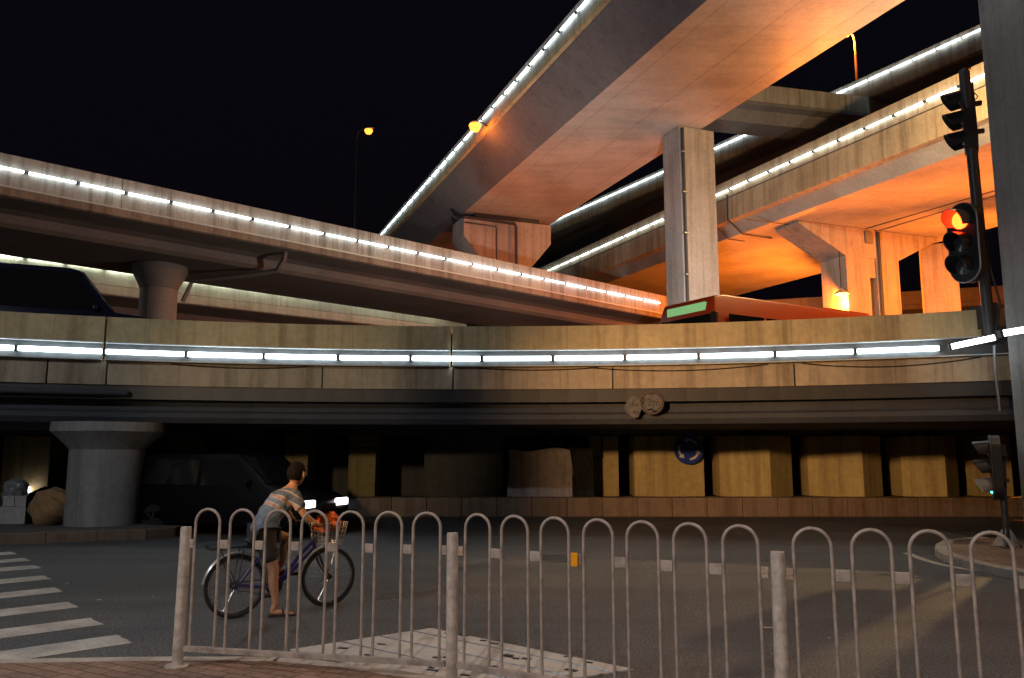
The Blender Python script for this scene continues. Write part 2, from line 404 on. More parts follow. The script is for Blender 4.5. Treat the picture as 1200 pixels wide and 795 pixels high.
# ------------------------------------------------------------------ tube lights
def tube_mesh(L, r, mat, name):
    return MB().tube([(-L/2, 0, 0), (L/2, 0, 0)], r, 8).mesh(name, mat, smooth=True)
def holder_mesh(L, r):
    m = MB()
    m.box((0, 0, 0), (.045, r*2.4, r*2.4))
    return m.mesh('lamp_holder', M['darkmetal'])
ONES = ['', 'first','second','third','fourth','fifth','sixth','seventh','eighth','ninth','tenth','eleventh','twelfth','thirteenth','fourteenth','fifteenth','sixteenth','seventeenth','eighteenth','nineteenth']
TENS = {2:('twentieth','twenty'),3:('thirtieth','thirty'),4:('fortieth','forty'),5:('fiftieth','fifty'),6:('sixtieth','sixty')}
def nth(i):
    if i < 20: return ONES[i]
    t, o = divmod(i, 10)
    return TENS[t][0] if o == 0 else TENS[t][1] + '-' + ONES[o]
def tube_row(spots, L, r, where, group, mat):
    tm = tube_mesh(L, r, mat, 'tube'); hm = holder_mesh(L, r)
    proto = None
    for i, (p, d) in enumerate(spots):
        if proto is None:
            o = bpy.data.objects.new('tube_light', None); col.objects.link(o); o.empty_display_size = .2
            link('tube', tm, o); proto = o
            for s_ in (-1, 1): link('lamp_holder', hm, o).location = (s_*(L/2 + .035), 0, 0)
        else: o = copy_tree(proto)
        o.location = p; o.rotation_euler = d.to_track_quat('X', 'Z').to_euler()
        tag(o, where % nth(i+1), 'tube light', group)

# ------------------------------------------------------------------ the curved ring overpass
RC = Vector((-0.7, -6.8, 0)); RR = 25.4
def ring(th, r=0.0, z=0.0): return Vector((RC.x + (RR+r)*math.sin(th), RC.y + (RR+r)*math.cos(th), z))
def ring_th(px, py, z):          # the angle where a ray at that height meets the inner face
    lo = None
    rr = _ray(px, py)
    a = rr.x; b_ = rr.y
    A = a*a + b_*b_; B = -2*(a*RC.x + b_*RC.y); C = RC.x**2 + RC.y**2 - RR*RR
    t = (-B + math.sqrt(B*B - 4*A*C))/(2*A)
    return math.atan2(a*t - RC.x, b_*t - RC.y)
def arc(t0, t1, r=0.0, z=0.0, n=None):
    n = n or max(2, int(abs(t1-t0)/R(1.5)))
    return [ring(t0 + (t1-t0)*k/n, r, z) for k in range(n+1)]
# travelling with growing angle (to the right): "right of travel" points to the camera, so u is negative outward
T0, T1 = R(-62), R(62)
ZT = 4.68
ringo = empty('ring_overpass', (RC.x, RC.y, 0), label='curved concrete ring overpass with one row of tube lights crossing the whole picture', cat='overpass')
gaps_u = [ring_th(124, 385, 4.4), ring_th(529, 400, 4.4)]
def seg_sweep(mb, cuts, sec, half=0.0009):
    ed = [T0] + sorted(cuts) + [T1]
    for i, (a, b_) in enumerate(zip(ed[:-1], ed[1:])):
        mb.sweep(arc(a + (half if i else 0), b_ - (half if b_ != T1 else 0)), sec)
mb = MB(); seg_sweep(mb, gaps_u, [(0, ZT), (0, 3.70), (-.26, 3.70), (-.26, ZT)]); part('parapet', mb, M['ring_par'], ringo, True)
mb = MB(); seg_sweep(mb, [ring_th(55, 440, 3.4), ring_th(125, 440, 3.4), ring_th(378, 440, 3.4), ring_th(531, 440, 3.4), ring_th(718, 440, 3.4), ring_th(931, 440, 3.4)], [(.03, 3.70), (.03, 3.20), (-.26, 3.20), (-.26, 3.70)], .0007)
part('lower_panel', mb, M['ring_low'], ringo, True)
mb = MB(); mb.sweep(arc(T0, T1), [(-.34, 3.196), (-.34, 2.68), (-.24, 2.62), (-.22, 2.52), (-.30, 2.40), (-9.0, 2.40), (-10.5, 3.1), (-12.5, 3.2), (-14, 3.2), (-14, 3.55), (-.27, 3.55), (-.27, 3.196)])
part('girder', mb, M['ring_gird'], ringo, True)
# the trough that carries the tubes: back plate, upper lip and lower lip
tb = R(0.02)
def trough(t0, t1):
    mb.sweep(arc(t0, t1), [(.004, 3.74), (.02, 3.74), (.02, 4.09), (.004, 4.09)])
    lo.sweep(arc(t0, t1), [(.004, 3.715), (.19, 3.715), (.19, 3.737), (.004, 3.737)]); up.sweep(arc(t0, t1), [(.004, 4.093), (.13, 4.093), (.13, 4.115), (.004, 4.115)])
mb, lo, up = MB(), MB(), MB(); cuts = [T0] + gaps_u + [T1]
for a, b_ in zip(cuts[:-1], cuts[1:]): trough(a + .0012, b_ - .0012)
part('light_trough', mb, M['trough_back'], ringo, True); part('trough_lip', lo, M['trough'], ringo, True); part('trough_lip', up, M['trough'], ringo, True)
mb = MB(); mb.sweep(arc(T0, T1), [(-.02, 3.72), (-.02, 2.9), (-.05, 2.9), (-.05, 3.72)]); part('joint_backing', mb, M['black'], ringo, True)
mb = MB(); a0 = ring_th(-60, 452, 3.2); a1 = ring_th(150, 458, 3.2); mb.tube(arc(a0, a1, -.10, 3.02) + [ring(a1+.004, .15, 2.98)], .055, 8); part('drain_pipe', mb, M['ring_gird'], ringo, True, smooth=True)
mb = MB()
for (x0, x1, sag) in ((690, 900, .10), (940, 1150, .13), (200, 360, .06), (560, 700, .05)):
    a0, a1 = ring_th(x0, 430, 3.68), ring_th(x1, 430, 3.68)
    part('cable', MB().tube([ring(a0+(a1-a0)*k/10, -.05, 3.69 - sag*(1-((k-5)/5)**2)) for k in range(11)], .012, 5), M['black'], ringo, True)
TH0 = ring_th(172, 410, 3.917); dth = 1.655/RR
spots = []
for k in range(-6, 12):
    th = TH0 + k*dth
    p = ring(th, -.125, 3.905); d = Vector((math.cos(th), -math.sin(th), 0))
    if -2 <= k < 11: spots.append((p, d))
tube_row(spots, 1.56, .052, '%s tube light from the left in the row along the front ring parapet', 'tube lights in the trough of the ring overpass', M['tubeL'])
# last tubes bridge from the parapet across to the near pillar
# ------------------------------------------------------------------ straight flyovers
def flyover(name, P0, P1, sec_par, sec_gird, sec_lip, mats, label, side):
    root = empty(name, (P0.x, P0.y, 0), label=label, cat='flyover')
    path = [P0.lerp(P1, k/16) for k in range(17)]
    s = side
    for nm, sec, mat in (('parapet', sec_par, mats[0]), ('lip', sec_lip, mats[1]), ('girder', sec_gird, mats[2])):
        if sec is None: continue
        mb = MB()
        if nm == 'parapet':
            L = (P1-P0).length; n = max(1, int(L/9.9))
            for k in range(n):
                a = P0.lerp(P1, k/n); b_ = P0.lerp(P1, (k+1)/n); d = (b_-a).normalized()*.012
                mb.sweep([a+d, a.lerp(b_, .5), b_-d], [(u*s, v) for u, v in sec])
        else: mb.sweep(path, [(u*s, v) for u, v in sec])
        part(nm, mb, mat, root, True)
    return root
def row(Pa, Pb, s, off, n=None, start=0.0):
    d = (Pb-Pa).normalized(); L = (Pb-Pa).length; k = 0; res = []
    while start + k*s < L:
        res.append((Pa + d*(start + k*s) + off, d)); k += 1
    return res

# A: the left flyover, from upper left down towards the bus. Travel to the right/away; its lit face is on the camera side (u>0)
A0 = PZ(20, 201, 11.55); A1 = PZ(745, 350, 11.05); dA = (A1-A0).normalized(); nA = Vector((dA.y, -dA.x, 0)).normalized()
As, Ae = A0 - dA*18, A1 + dA*3
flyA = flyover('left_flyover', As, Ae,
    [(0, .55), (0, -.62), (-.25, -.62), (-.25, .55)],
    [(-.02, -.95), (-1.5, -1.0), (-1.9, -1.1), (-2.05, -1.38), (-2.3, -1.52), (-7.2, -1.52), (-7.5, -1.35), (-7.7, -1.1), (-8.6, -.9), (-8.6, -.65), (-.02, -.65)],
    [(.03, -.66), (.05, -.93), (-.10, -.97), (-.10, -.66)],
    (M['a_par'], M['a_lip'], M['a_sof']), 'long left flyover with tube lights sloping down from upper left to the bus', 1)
mb = MB(); mb.sweep([As, Ae], [(.07, -.60), (.07, -.66), (0.004, -.66), (0.004, -.60)]); part('ledge', mb, M['trough'], flyA, True)
mb = MB(); mb.sweep([As, Ae], [(-8.6, .5), (-8.6, -.65), (-8.35, -.65), (-8.35, .5)]); part('parapet', mb, M['a_par'], flyA, True)
mb = MB(); q = A0 + dA*10.3 - nA*1.2 + Vector((0, 0, -.75))
mb.tube([q + nA*.7 + Vector((0,0,.05)), q + nA*.5 + Vector((0,0,-.5)), q - nA*.2 + Vector((0,0,-.9)), q - nA*.75 + Vector((0,0,-1.05)) - dA*.6, q - nA*3.4 + Vector((0,0,-1.25)) - dA*2.6, q - nA*3.6 + Vector((0,0,-2.2)) - dA*2.9], .11, 8)
part('drain_pipe', mb, M['a_sof'], flyA, True, smooth=True)
tube_row(row(A0 - dA*.55, A1 + dA*1.5, 1.645, nA*.09), 1.49, .042, '%s tube light from the left in the row down the left flyover', 'tube lights along the left flyover', M['tubeF'])

# B: the pale flyover behind it, seen only below A
B0 = PZ(110, 332, 9.75); B1 = PZ(400, 367, 9.75); dB = dA.copy(); dB.z = 0; dB.normalize(); nB = Vector((dB.y, -dB.x, 0))
dB = (B1-B0).normalized(); nB = Vector((dB.y, -dB.x, 0))
Bs, Be = B0 - dB*16 + Vector((0,0,.6)), B1 + dB*9 + Vector((0,0,.6))
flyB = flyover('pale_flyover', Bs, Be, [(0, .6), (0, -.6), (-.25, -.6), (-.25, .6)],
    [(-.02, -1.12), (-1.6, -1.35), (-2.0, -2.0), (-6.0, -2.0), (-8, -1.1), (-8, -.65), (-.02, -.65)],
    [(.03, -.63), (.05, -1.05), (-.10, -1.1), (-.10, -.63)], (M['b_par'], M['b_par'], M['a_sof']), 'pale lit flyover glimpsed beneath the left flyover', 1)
tube_row(row(Bs + dB*4, Be - dB*2, 1.655, nB*.09 + Vector((0,0,.2))), 1.42, .045, '%s tube light from the left on the pale flyover behind the left flyover', 'tube lights on the pale flyover', M['tubeB'])

# C: the high flyover overhead; its left face towards us. Travel away from the camera, the bridge lies to the right (u>0)
dC = Vector((-0.391, 1, 0)).normalized(); nC = Vector((dC.y, -dC.x, 0))
C0 = Vector((15.05, 0, 19.75)); sC = lambda Y: C0 + Vector((-0.398*Y, Y, 0))
dC = Vector((-0.398, 1, 0)).normalized(); nC = Vector((dC.y, -dC.x, 0))
Cs, Ce = sC(-14), sC(125)
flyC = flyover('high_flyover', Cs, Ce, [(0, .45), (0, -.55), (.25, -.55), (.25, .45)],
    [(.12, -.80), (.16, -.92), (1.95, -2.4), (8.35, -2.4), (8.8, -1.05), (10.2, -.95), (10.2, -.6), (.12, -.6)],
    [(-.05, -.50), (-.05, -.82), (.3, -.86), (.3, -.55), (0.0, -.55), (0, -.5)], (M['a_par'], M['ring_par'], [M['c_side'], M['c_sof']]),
    'broad high flyover crossing overhead with a smooth lit underside', 1)
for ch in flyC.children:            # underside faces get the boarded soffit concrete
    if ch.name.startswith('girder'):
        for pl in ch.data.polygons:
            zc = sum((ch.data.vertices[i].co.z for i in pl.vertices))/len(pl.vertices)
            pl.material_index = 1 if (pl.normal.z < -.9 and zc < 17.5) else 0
mb = MB(); mb.sweep([Cs, Ce], [(10.2, .45), (10.2, -.6), (9.95, -.6), (9.95, .45)]); part('parapet', mb, M['a_par'], flyC, True)
tube_row(row(sC(24), sC(66), 1.655, -nC*.09), 1.42, .042, '%s tube light up the left edge of the high flyover, counted from its near end', 'tube lights along the high flyover', M['tubeF'])

# D: the right flyover, strongly lit by sodium light below
dD = Vector((-0.455, 1, 0)).normalized(); nD = Vector((dD.y, -dD.x, 0))
_d = PZ(1000, 157.8, 17.25); sD = lambda Y: Vector((_d.x - 0.455*(Y - _d.y), Y, 17.25))
Ds, De = sD(6), sD(110)
flyD = flyover('right_flyover', Ds, De, [(0, .62), (0, -.45), (.25, -.45), (.25, .62)],
    [(.35, -1.9), (.55, -2.05), (1.0, -2.5), (13.5, -2.5), (14.4, -1.9), (15.2, -1.3), (15.2, -.5), (.35, -.5)],
    [(-.04, -.47), (-.06, -1.85), (.36, -1.9), (.36, -.47)], (M['d_par'], M['d_par'], M['d_sof']),
    'right flyover with deep cream fascia and underside glowing orange', 1)
mb = MB(); mb.sweep([Ds, De], [(15.2, .6), (15.2, -.5), (14.95, -.5), (14.95, .6)]); part('parapet', mb, M['d_par'], flyD, True)
mb = MB(); mb.sweep([Ds, De], [(-.045, -.42), (-.045, -.47), (0.004, -.47), (0.004, -.42)]); part('ledge', mb, M['darkmetal'], flyD, True)
fy = sD(46.2)
part('drain_pipe', MB().tube([fy - nD*.13 + Vector((0,0,-.3)), fy - nD*.15 + Vector((0,0,-1.8)), fy + nD*.3 + Vector((0,0,-2.1)), fy + nD*.95 + Vector((0,0,-2.58)), fy + nD*3.2 + Vector((0,0,-2.58))], .05, 8), M['darkmetal'], flyD, True, smooth=True)
fy = sD(47.4)
part('drain_pipe', MB().tube([fy - nD*.11 + Vector((0,0,.2)), fy - nD*.12 + Vector((0,0,-1.8)), fy + nD*.3 + Vector((0,0,-2.05)), fy + nD*.95 + Vector((0,0,-2.56)), fy + nD*2.2 + Vector((0,0,-2.56))], .03, 8), M['darkmetal'], flyD, True, smooth=True)
for (p0, p1) in (((1002, 272), (1168, 223)), ((1015, 275), (1168, 229)), ((875, 257), (990, 272)), ((1015, 279), (1120, 302))):
    part('conduit', MB().tube([PZ(*p0, 14.73), PZ(*p1, 14.73)], .032, 6), M['darkmetal'], flyD, True)  # dark tubes drawn for the joint lines of the underside
tube_row(row(sD(30.2), sD(72), 1.655, -nD*.09), 1.46, .042, '%s tube light up the right flyover with the orange underside, counted from its near end', 'tube lights along the right flyover', M['tubeF'])

# E: the far high flyover behind it
_e = PZ(1060, 75.5, 23.75); sE = lambda Y: Vector((_e.x - 0.585*(Y - _e.y), Y, 23.75))
dE = Vector((-0.585, 1, 0)).normalized(); nE = Vector((dE.y, -dE.x, 0))
Es, Ee = sE(20), sE(130)
flyE = flyover('far_flyover', Es, Ee, [(0, .35), (0, -.6), (.25, -.6), (.25, .35)],
    [(.12, -1.2), (1.5, -1.35), (1.9, -3.0), (8, -3.0), (8.5, -1.35), (10, -1.1), (10, -.6), (.12, -.6)],
    [(-.04, -.6), (-.05, -1.1), (.3, -1.15), (.3, -.6)], (M['a_par'], M['d_par'], M['c_side']), 'far high flyover with tube lights behind the right flyover', 1)
tube_row(row(sE(38.5), sE(80), 1.42, -nE*.09), 1.32, .045, '%s tube light up the far high flyover, counted from its near end', 'tube lights along the far flyover', M['tubeF'])

# F: the grey ramp that joins E, curving over the high flyover
pts = [(27, 45.5), (22, 45.6), (18, 45.2), (14.5, 44.5), (11.2, 42.6), (9.9, 39.2), (10.4, 34.5), (12.4, 28), (15.5, 19), (18.5, 10)]
def smooth_path(pts, z, n=5):
    res = []
    for i in range(len(pts)-1):
        p0, p1, p2, p3 = [Vector((*pts[max(0, min(len(pts)-1, j))], z)) for j in (i-1, i, i+1, i+2)]
        for k in range(n):
            t = k/n
            res.append(.5*((2*p1) + (p2-p0)*t + (2*p0-5*p1+4*p2-p3)*t*t + (3*p1-p0-3*p2+p3)*t**3))
    res.append(Vector((*pts[-1], z)))
    return res
f0, f1 = PZ(870, 97, 22.7), PZ(1010, 113, 22.7); fd = (f1-f0).normalized()
pts = [(p.x, p.y) for p in (f1 + fd*5, f1, f0.lerp(f1, .5), f0, f0 - fd*5.2)]
pF = smooth_path(pts, 22.5, 2)     # travels to the left; the camera side is on the left of travel (u<0)
rF = empty('joining_ramp', (18, 45, 0), label='short unlit grey ramp joining the far flyover above the right flyover', cat='flyover')
mb = MB(); mb.sweep(pF, [(0, .2), (0, -.85), (.25, -.85), (.25, .2)]); part('parapet', mb, M['a_par'], rF, True)
mb = MB(); mb.sweep(pF, [(-.06, -.86), (-.06, -1.05), (.6, -1.1), (.9, -1.75), (2.6, -1.75), (3, -1.1), (3.5, -1.05), (3.5, -.86)]); part('girder', mb, M['c_side'], rF, True)

# G: unlit ramp far behind the right flyover
rG = empty('distant_ramp', (30, 75, 0), label='unlit grey ramp far behind the right flyover piers', cat='flyover')
G0, G1 = Vector((-2, 70, 13.0)), Vector((60, 62, 15.5))
mb = MB(); mb.sweep([G0, G1], [(0, .6), (0, -.5), (-.25, -.5), (-.25, .6)]); part('parapet', mb, M['dark_conc'], rG, True)
mb = MB(); mb.sweep([G0, G1], [(-.1, -.51), (-.1, -.9), (-1.6, -1.1), (-2, -2.4), (-7, -2.4), (-9, -.9), (-9, -.51)]); part('girder', mb, M['dark_conc'], rG, True)

# ------------------------------------------------------------------ piers
# ring pier at the left with its flared cap
pc = Vector((-8.95, 17.95, 0))
mb = MB(); mb.lathe([(.86, .2), (.86, 1.72), (.90, 1.84), (1.20, 2.16), (1.27, 2.25), (1.27, 2.399)], pc, 48)
rp = empty('ring_pier', pc, label='stout round pier with flared cap holding up the ring overpass', cat='pier')
mb = MB(); mb.lathe([(.77, .2), (.77, 1.82)], pc, 48); part('shaft', mb, M['pier'], rp, True, smooth=True)
mb = MB(); mb.lathe([(.78, 1.822), (.82, 1.88), (1.09, 2.14), (1.16, 2.2), (1.16, 2.397)], pc, 48); part('cap', mb, M['pier'], rp, True, smooth=True)
# pier of the left flyover
q = PY(187, 335, 31.5); q = A0 + dA*((q-A0).dot(dA)); 
# walk along A's centre line to the pixel column 187
best = min((abs((600 + F*(c.x)/(c.y*math.cos(PITCH)+(9-CZ)*math.sin(PITCH))) - 187), k) for k in range(0, 400) for c in [A0 - nA*4.8 + dA*(k*.05 - 4)])
cA = A0 - nA*4.8 + dA*(best[1]*.05 - 4)
rp = empty('round_pier', (cA.x, cA.y, 0), label='round pier with drum cap under the left flyover', cat='pier')
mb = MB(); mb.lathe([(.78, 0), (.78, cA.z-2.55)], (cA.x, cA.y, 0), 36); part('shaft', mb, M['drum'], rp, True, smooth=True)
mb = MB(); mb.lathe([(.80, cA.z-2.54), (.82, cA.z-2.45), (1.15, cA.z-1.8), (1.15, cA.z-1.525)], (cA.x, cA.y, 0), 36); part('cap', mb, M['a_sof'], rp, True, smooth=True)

def box_pier(name, c, wx, wy, z1, rz, mat, label, z0=0.0):
    rp = empty(name, (c[0], c[1], 0), label=label, cat='pier')
    mb = MB(); mb.box((c[0], c[1], (z0+z1)/2), (wx, wy, z1-z0), rz); part('shaft', mb, mat, rp, True, bevel=.05)
    return rp
def head_pier(name, c, dirv, nrm, w_head, w_col, depth, ztop, zhead, ztaper, mat, label, slot=False):
    # hammerhead: dirv runs across the bridge, nrm along it
    rp = empty(name, (c.x, c.y, 0), label=label, cat='pier')
    def P(u, z, s): return c + dirv*u + nrm*(s*depth/2) + Vector((0, 0, z - c.z))
    poly = [(-w_head/2, ztop), (-w_head/2, zhead), (-w_col/2, ztaper), (w_col/2, ztaper), (w_head/2, zhead), (w_head/2, ztop)]
    mb = MB(); mb.extr([P(u, z, -1) for u, z in poly], nrm*depth); part('cap', mb, mat, rp, True)
    mb = MB()
    if slot:
        for s in (-1, 1):
            poly = [(s*.28, 0), (s*w_col/2, 0), (s*w_col/2, ztaper-.003), (s*.28, ztaper-.003)]
            mb.extr([P(u, z, -1) for u, z in poly], nrm*depth)
        poly = [(-.277, ztaper-1.15), (.277, ztaper-1.15), (.277, ztaper-.003), (-.277, ztaper-.003)]
        mb.extr([P(u, z, -.9) for u, z in poly], nrm*depth*.9)
    else:
        poly = [(-w_col/2, 0), (w_col/2, 0), (w_col/2, ztaper-.003), (-w_col/2, ztaper-.003)]
        mb.extr([P(u, z, -1) for u, z in poly], nrm*depth)
    part('shaft', mb, mat, rp, True)
    return rp
# hammerhead under the far part of the high flyover
cC = sC(51.0) + nC*4.9; 
xh = nC.copy()
hp = head_pier('hammerhead_pier', Vector((cC.x, cC.y, 0)), nC, dC, 6.2, 3.4, 2.4, 17.0, 15.7, 14.0, M['pier_b'], 'hammerhead pier with slanted arms under the far end of the high flyover')
mb = MB(); mb.box((cC.x, cC.y, 17.17), (4.6, 2.2, .33), math.atan2(nC.y, nC.x)); part('bearing', mb, M['black'], hp, True)
def Q(u, z, s): return Vector((cC.x, cC.y, z)) + nC*u - dC*s
mb = MB(); mb.tube([Q(-3.5, 18.4, -.8), Q(-3.45, 17.3, .3), Q(-3.2, 16.85, 1.45), Q(.35, 16.75, 1.5), Q(.45, 16.5, 1.5), Q(.45, 8, 1.5)], .10, 8)
mb.tube([Q(-3.1, 16.5, 1.4), Q(-1.0, 16.45, 1.4), Q(-.9, 16.3, 1.4), Q(-.9, 10, 1.4)], .05, 6)
part('drain_pipe', mb, M['darkmetal'], hp, True, smooth=True)
mb = MB(); 
part('drain_pipe', MB().tube([sC(52) + nC*.3 + Vector((0,0,-1.15)), sC(52) + nC*1.3 + Vector((0,0,-1.25)), sC(52.0) + nC*1.62 + Vector((0,0,-1.7)), sC(52) + nC*1.8 + Vector((0,0,-2.5)), sC(51.2) + nC*2.1 + Vector((0,0,-2.8))], .10, 8), M['darkmetal'], hp, True, smooth=True)
# tall column under the right edge of the high flyover
pcol = PZ(817, 160, 17.3); 
rp = empty('tall_pier', (pcol.x, pcol.y, 0), label='tall rectangular pier with a drain pipe under the high flyover, beside the bus', cat='pier')
ang = math.atan2(nC.y, nC.x)
pcol = pcol - nC*.55
mb = MB(); mb.box((pcol.x, pcol.y, 8.67), (2.0, 1.5, 17.34), ang); part('shaft', mb, M['pier'], rp, True, bevel=.04)
mb = MB(); u = pcol - nC*.86 - dC*.82; mb.tube([(u.x, u.y, 0), (u.x, u.y, 17.2)], .085, 8); part('drain_pipe', mb, M['darkmetal'], rp, True, smooth=True)
mb = MB()
for z in (8, 10, 12, 14, 16): mb.box((u.x, u.y, z), (.24, .2, .06), ang)
part('pipe_bracket', mb, M['metal'], rp, True)
# the near pillar at the right edge of the picture
nx = PZ(1194, 560, 1.4)
pn = PY(1191, 530, 14.9)
rp = empty('near_pillar', (pn.x + .95, 14.1, 0), label='huge plain grey pillar filling the right edge of the picture', cat='pier')
mb = MB(); mb.box((pn.x + 1.0, 14.1, 7.7), (2.0, 1.6, 15.15), 0); part('shaft', mb, M['pier'], rp, True, bevel=.06)
mb = MB(); mb.box((pn.x + 2.9, 14.1, 16.3), (6.2, 1.7, 2.0), 0); part('cap', mb, M['pier'], rp, True, bevel=.05)
# right flyover piers
eL, eR = PZ(922, 264, 14.72), PZ(1082, 284, 14.72); cD = (eL+eR)/2
hd = head_pier('slotted_pier', Vector((cD.x, cD.y, 0)), (eR-eL).normalized(), Vector((-(eR-eL).y, (eR-eL).x, 0)).normalized(), (eR-eL).length, 4.0, 2.0, 14.72, 14.55, 13.0, M['pier_b'], 'hammerhead pier with a narrow slot, lit orange under the right flyover', True)
aD = (eR-eL).normalized(); bD = Vector((-aD.y, aD.x, 0))
def QD(u, z, s): return Vector((cD.x, cD.y, z)) + aD*u - bD*s
part('drain_pipe', MB().tube([QD(.45, 14.6, 1.1), QD(.45, 12, 1.1), QD(.45, 5, 1.1)], .09, 8), M['darkmetal'], hd, True, smooth=True)
part('joint_box', MB().box(QD(-.25, 14.2, 1.05), (.5, .12, .7), math.atan2(aD.y, aD.x)), M['metal'], hd, True)
cD2 = PY(1101, 332, 50.0)
box_pier('square_pier', (cD2.x, cD2.y), 2.0, 2.4, 14.72, R(-25), M['pier_b'], 'square pier lit orange behind the red traffic light')
cD3 = sD(75) + nD*7
head_pier('far_pier', Vector((cD3.x, cD3.y, 0)), nD, dD, 9, 3.6, 2, 14.74, 14.4, 12.2, M['pier_b'], 'distant hammerhead pier under the far end of the right flyover')
cE = sE(66) + nE*5
box_pier('rear_pier', (cE.x, cE.y), 3.0, 1.8, 20.74, math.atan2(nE.y, nE.x), M['pier_b'], 'tall rear pier under the far high flyover, mostly hidden')
cG = G0.lerp(G1, .42) + Vector((.3, 4.6, 0)); box_pier('rear_pier', (cG.x, cG.y), 3.0, 1.8, 11.6, 0, M['dark_conc'], 'dark rear pier under the unlit distant ramp')
cB = B0 + dB*14 - nB*4; rp = empty('round_pier', (cB.x, cB.y, 0), label='low round pier cap under the pale flyover, just above the ring parapet', cat='pier')
mb = MB(); mb.lathe([(.8, 0), (.8, 6.2), (1.2, 6.8), (1.2, 8.34)], (cB.x, cB.y, 0), 32); part('shaft', mb, M['pier_b'], rp, True, smooth=True)

# wide pier and other supports below the ring
mb = MB(); a = PY(497, 540, 24.0); b_ = PY(590, 540, 24.0); mb.box(((a.x+b_.x)/2, 24.6, 1.2), (b_.x-a.x, 1.2, 2.39))
solo('wall_pier', mb, M['dark_conc'], bevel=.03, loc=Vector(((a.x+b_.x)/2, 24.6, 0)), label='wide dark unpainted concrete block wall left of the tarpaulin stack', cat='pier')

# ------------------------------------------------------------------ below the ring: ledge, ochre blocks, back wall
zl = PY(800, 583.5, 22.5).z
xa, xb = PY(418, 600, 22.6).x, 17.0
mb = MB(); n = 22
for k in range(n):
    x0 = xa + (xb-xa)*k/n; x1 = xa + (xb-xa)*(k+1)/n
    mb.box(((x0+x1)/2, 22.8, zl/2), (x1-x0-.012, .55, zl))
solo('ledge_wall', mb, M['ledge'], label='long low stone ledge wall under the ring overpass', cat='wall', bevel=.015)
mb = MB(); mb.box((0, 27.2, 1.2), (70, .4, 2.4)); solo('back_wall', mb, M['dark_conc'], label='dark wall far back in the underpass behind the ochre blocks', cat='wall')
mb = MB(); mb.box((6, 23.8, zl - .2), (24, 1.4, .3)); solo('planting_strip', mb, M['dark_conc'], label='dark earth strip between the ledge wall and the ochre blocks', cat='planter')
blocks = [([690,725], [0,0], 'ochre block just right of the dark drape'), ([743,778,825], [0,-.16,0], 'ochre block carrying the blue roundabout sign'),
          ([843,893,928], [0,-.75,0], 'ochre block with one crease, next right of the blue sign'), ([950,963,999,1033], [.25,0,-.7,0], 'ochre block with two creases, third from the green signal'),
          ([1057,1093,1122], [.05,-.7,0], 'ochre block second from the green signal'), ([1147,1188], [0,.1], 'ochre block behind the green signal hoods'),
          ([408,440], [0,0], 'dim ochre block right of the cyclist head'), ([333,360], [0,.05], 'dim ochre block directly behind the cyclist head'),
          ([268,305], [0,0], 'dim ochre block above the black car roof'), ([203,240], [0,0], 'dim ochre block above the black car tail'),
          ([100,138], [0,0], 'dim ochre block behind the round ring pier'), ([2,60], [0,-.1], 'dim ochre block at the left edge above the parked car')]
for xs, ds, lab in blocks:
    pts = [PY(x, 545, 23.9) for x in xs]
    poly = [(p.x, 23.9 + d) for p, d in zip(pts, ds)] + [(pts[-1].x, 24.9), (pts[0].x, 24.9)]
    zt = PY(800, 511, 23.9).z
    c = sum((p.x for p in pts))/len(pts)
    solo('ochre_block', MB().prism(poly, 0.0 if xs[0] < 500 else zl-.04, zt), M['yellow'], loc=Vector((c, 24.2, 0)), bevel=.02, label=lab + ' under the ring overpass', cat='wall block', group='ochre painted blocks under the ring')
zt = PY(800, 511, 23.9).z
mb = MB(); mb.box((0, 24.6, (zt + 2.40)/2 + .01), (44, 1.6, 2.38 - zt - .02)); solo('crosshead_beam', mb, M['dark_conc'], label='dark continuous beam resting on the ochre blocks', cat='beam')
pa = PY(706, 512, 23.86); pb = PY(706, 536, 23.86); pc_ = PY(691, 537, 23.86)
solo('wall_conduit', MB().tube([pa, pb, pc_], .022, 6), M['black'], loc=pa, label='thin black bent conduit on the ochre block beside the dark drape', cat='conduit')
for z, x0, x1, lab in ((2.12, -9.5, -1.5, 'upper of two slack cables strung across the dim blocks behind the cyclist'), (1.93, -9.0, -1.9, 'lower of two slack cables strung across the dim blocks behind the cyclist')):
    solo('slack_cable', MB().tube([(x0 + (x1-x0)*k/12, 23.75, z - .06*(1-((k-6)/6)**2)) for k in range(13)], .018, 5), M['black'], label=lab, cat='cable')
# tarpaulin stack and the dark drape beside it
ty = 23.2
pa, pb = PY(597, 584, ty), PY(668, 527, ty)
zt0 = zl + .003; H = pb.z - zt0
def cloth_box(x0, x1, y0, y1, z0, z1, seed, wob):
    rnd = random.Random(seed); bm = bmesh.new(); bmesh.ops.create_cube(bm, size=1.0)
    bmesh.ops.subdivide_edges(bm, edges=bm.edges[:], cuts=7, use_grid_fill=True)
    for v in bm.verts:
        x = x0 + (v.co.x+.5)*(x1-x0); y = y0 + (v.co.y+.5)*(y1-y0); t = v.co.z+.5; z = z0 + t*(z1-z0)
        q = wob*math.sin(x*7+seed)*math.cos(z*5+seed*2) + rnd.uniform(-1, 1)*wob*.35
        x += q*(.4+t*.4) + (1-t)*(x-(x0+x1)/2)*.06; y += q; 
        if t > .9: z += wob*1.5*math.sin(x*4+seed)
        v.co = (x, y, z)
    m_ = MB(); m_.v = [v.co.copy() for v in bm.verts]; bm.verts.index_update()
    m_.f = [tuple(v.index for v in f.verts) for f in bm.faces]; m_.m = [0]*len(m_.f); bm.free()
    return m_
M['tarp'] = concrete('dusty_tarpaulin', (0.34, 0.30, 0.29), streak=0.6, mottled=0.7)
M['drape'] = paint('black_drape', (0.006, 0.006, 0.007), rough=0.9)
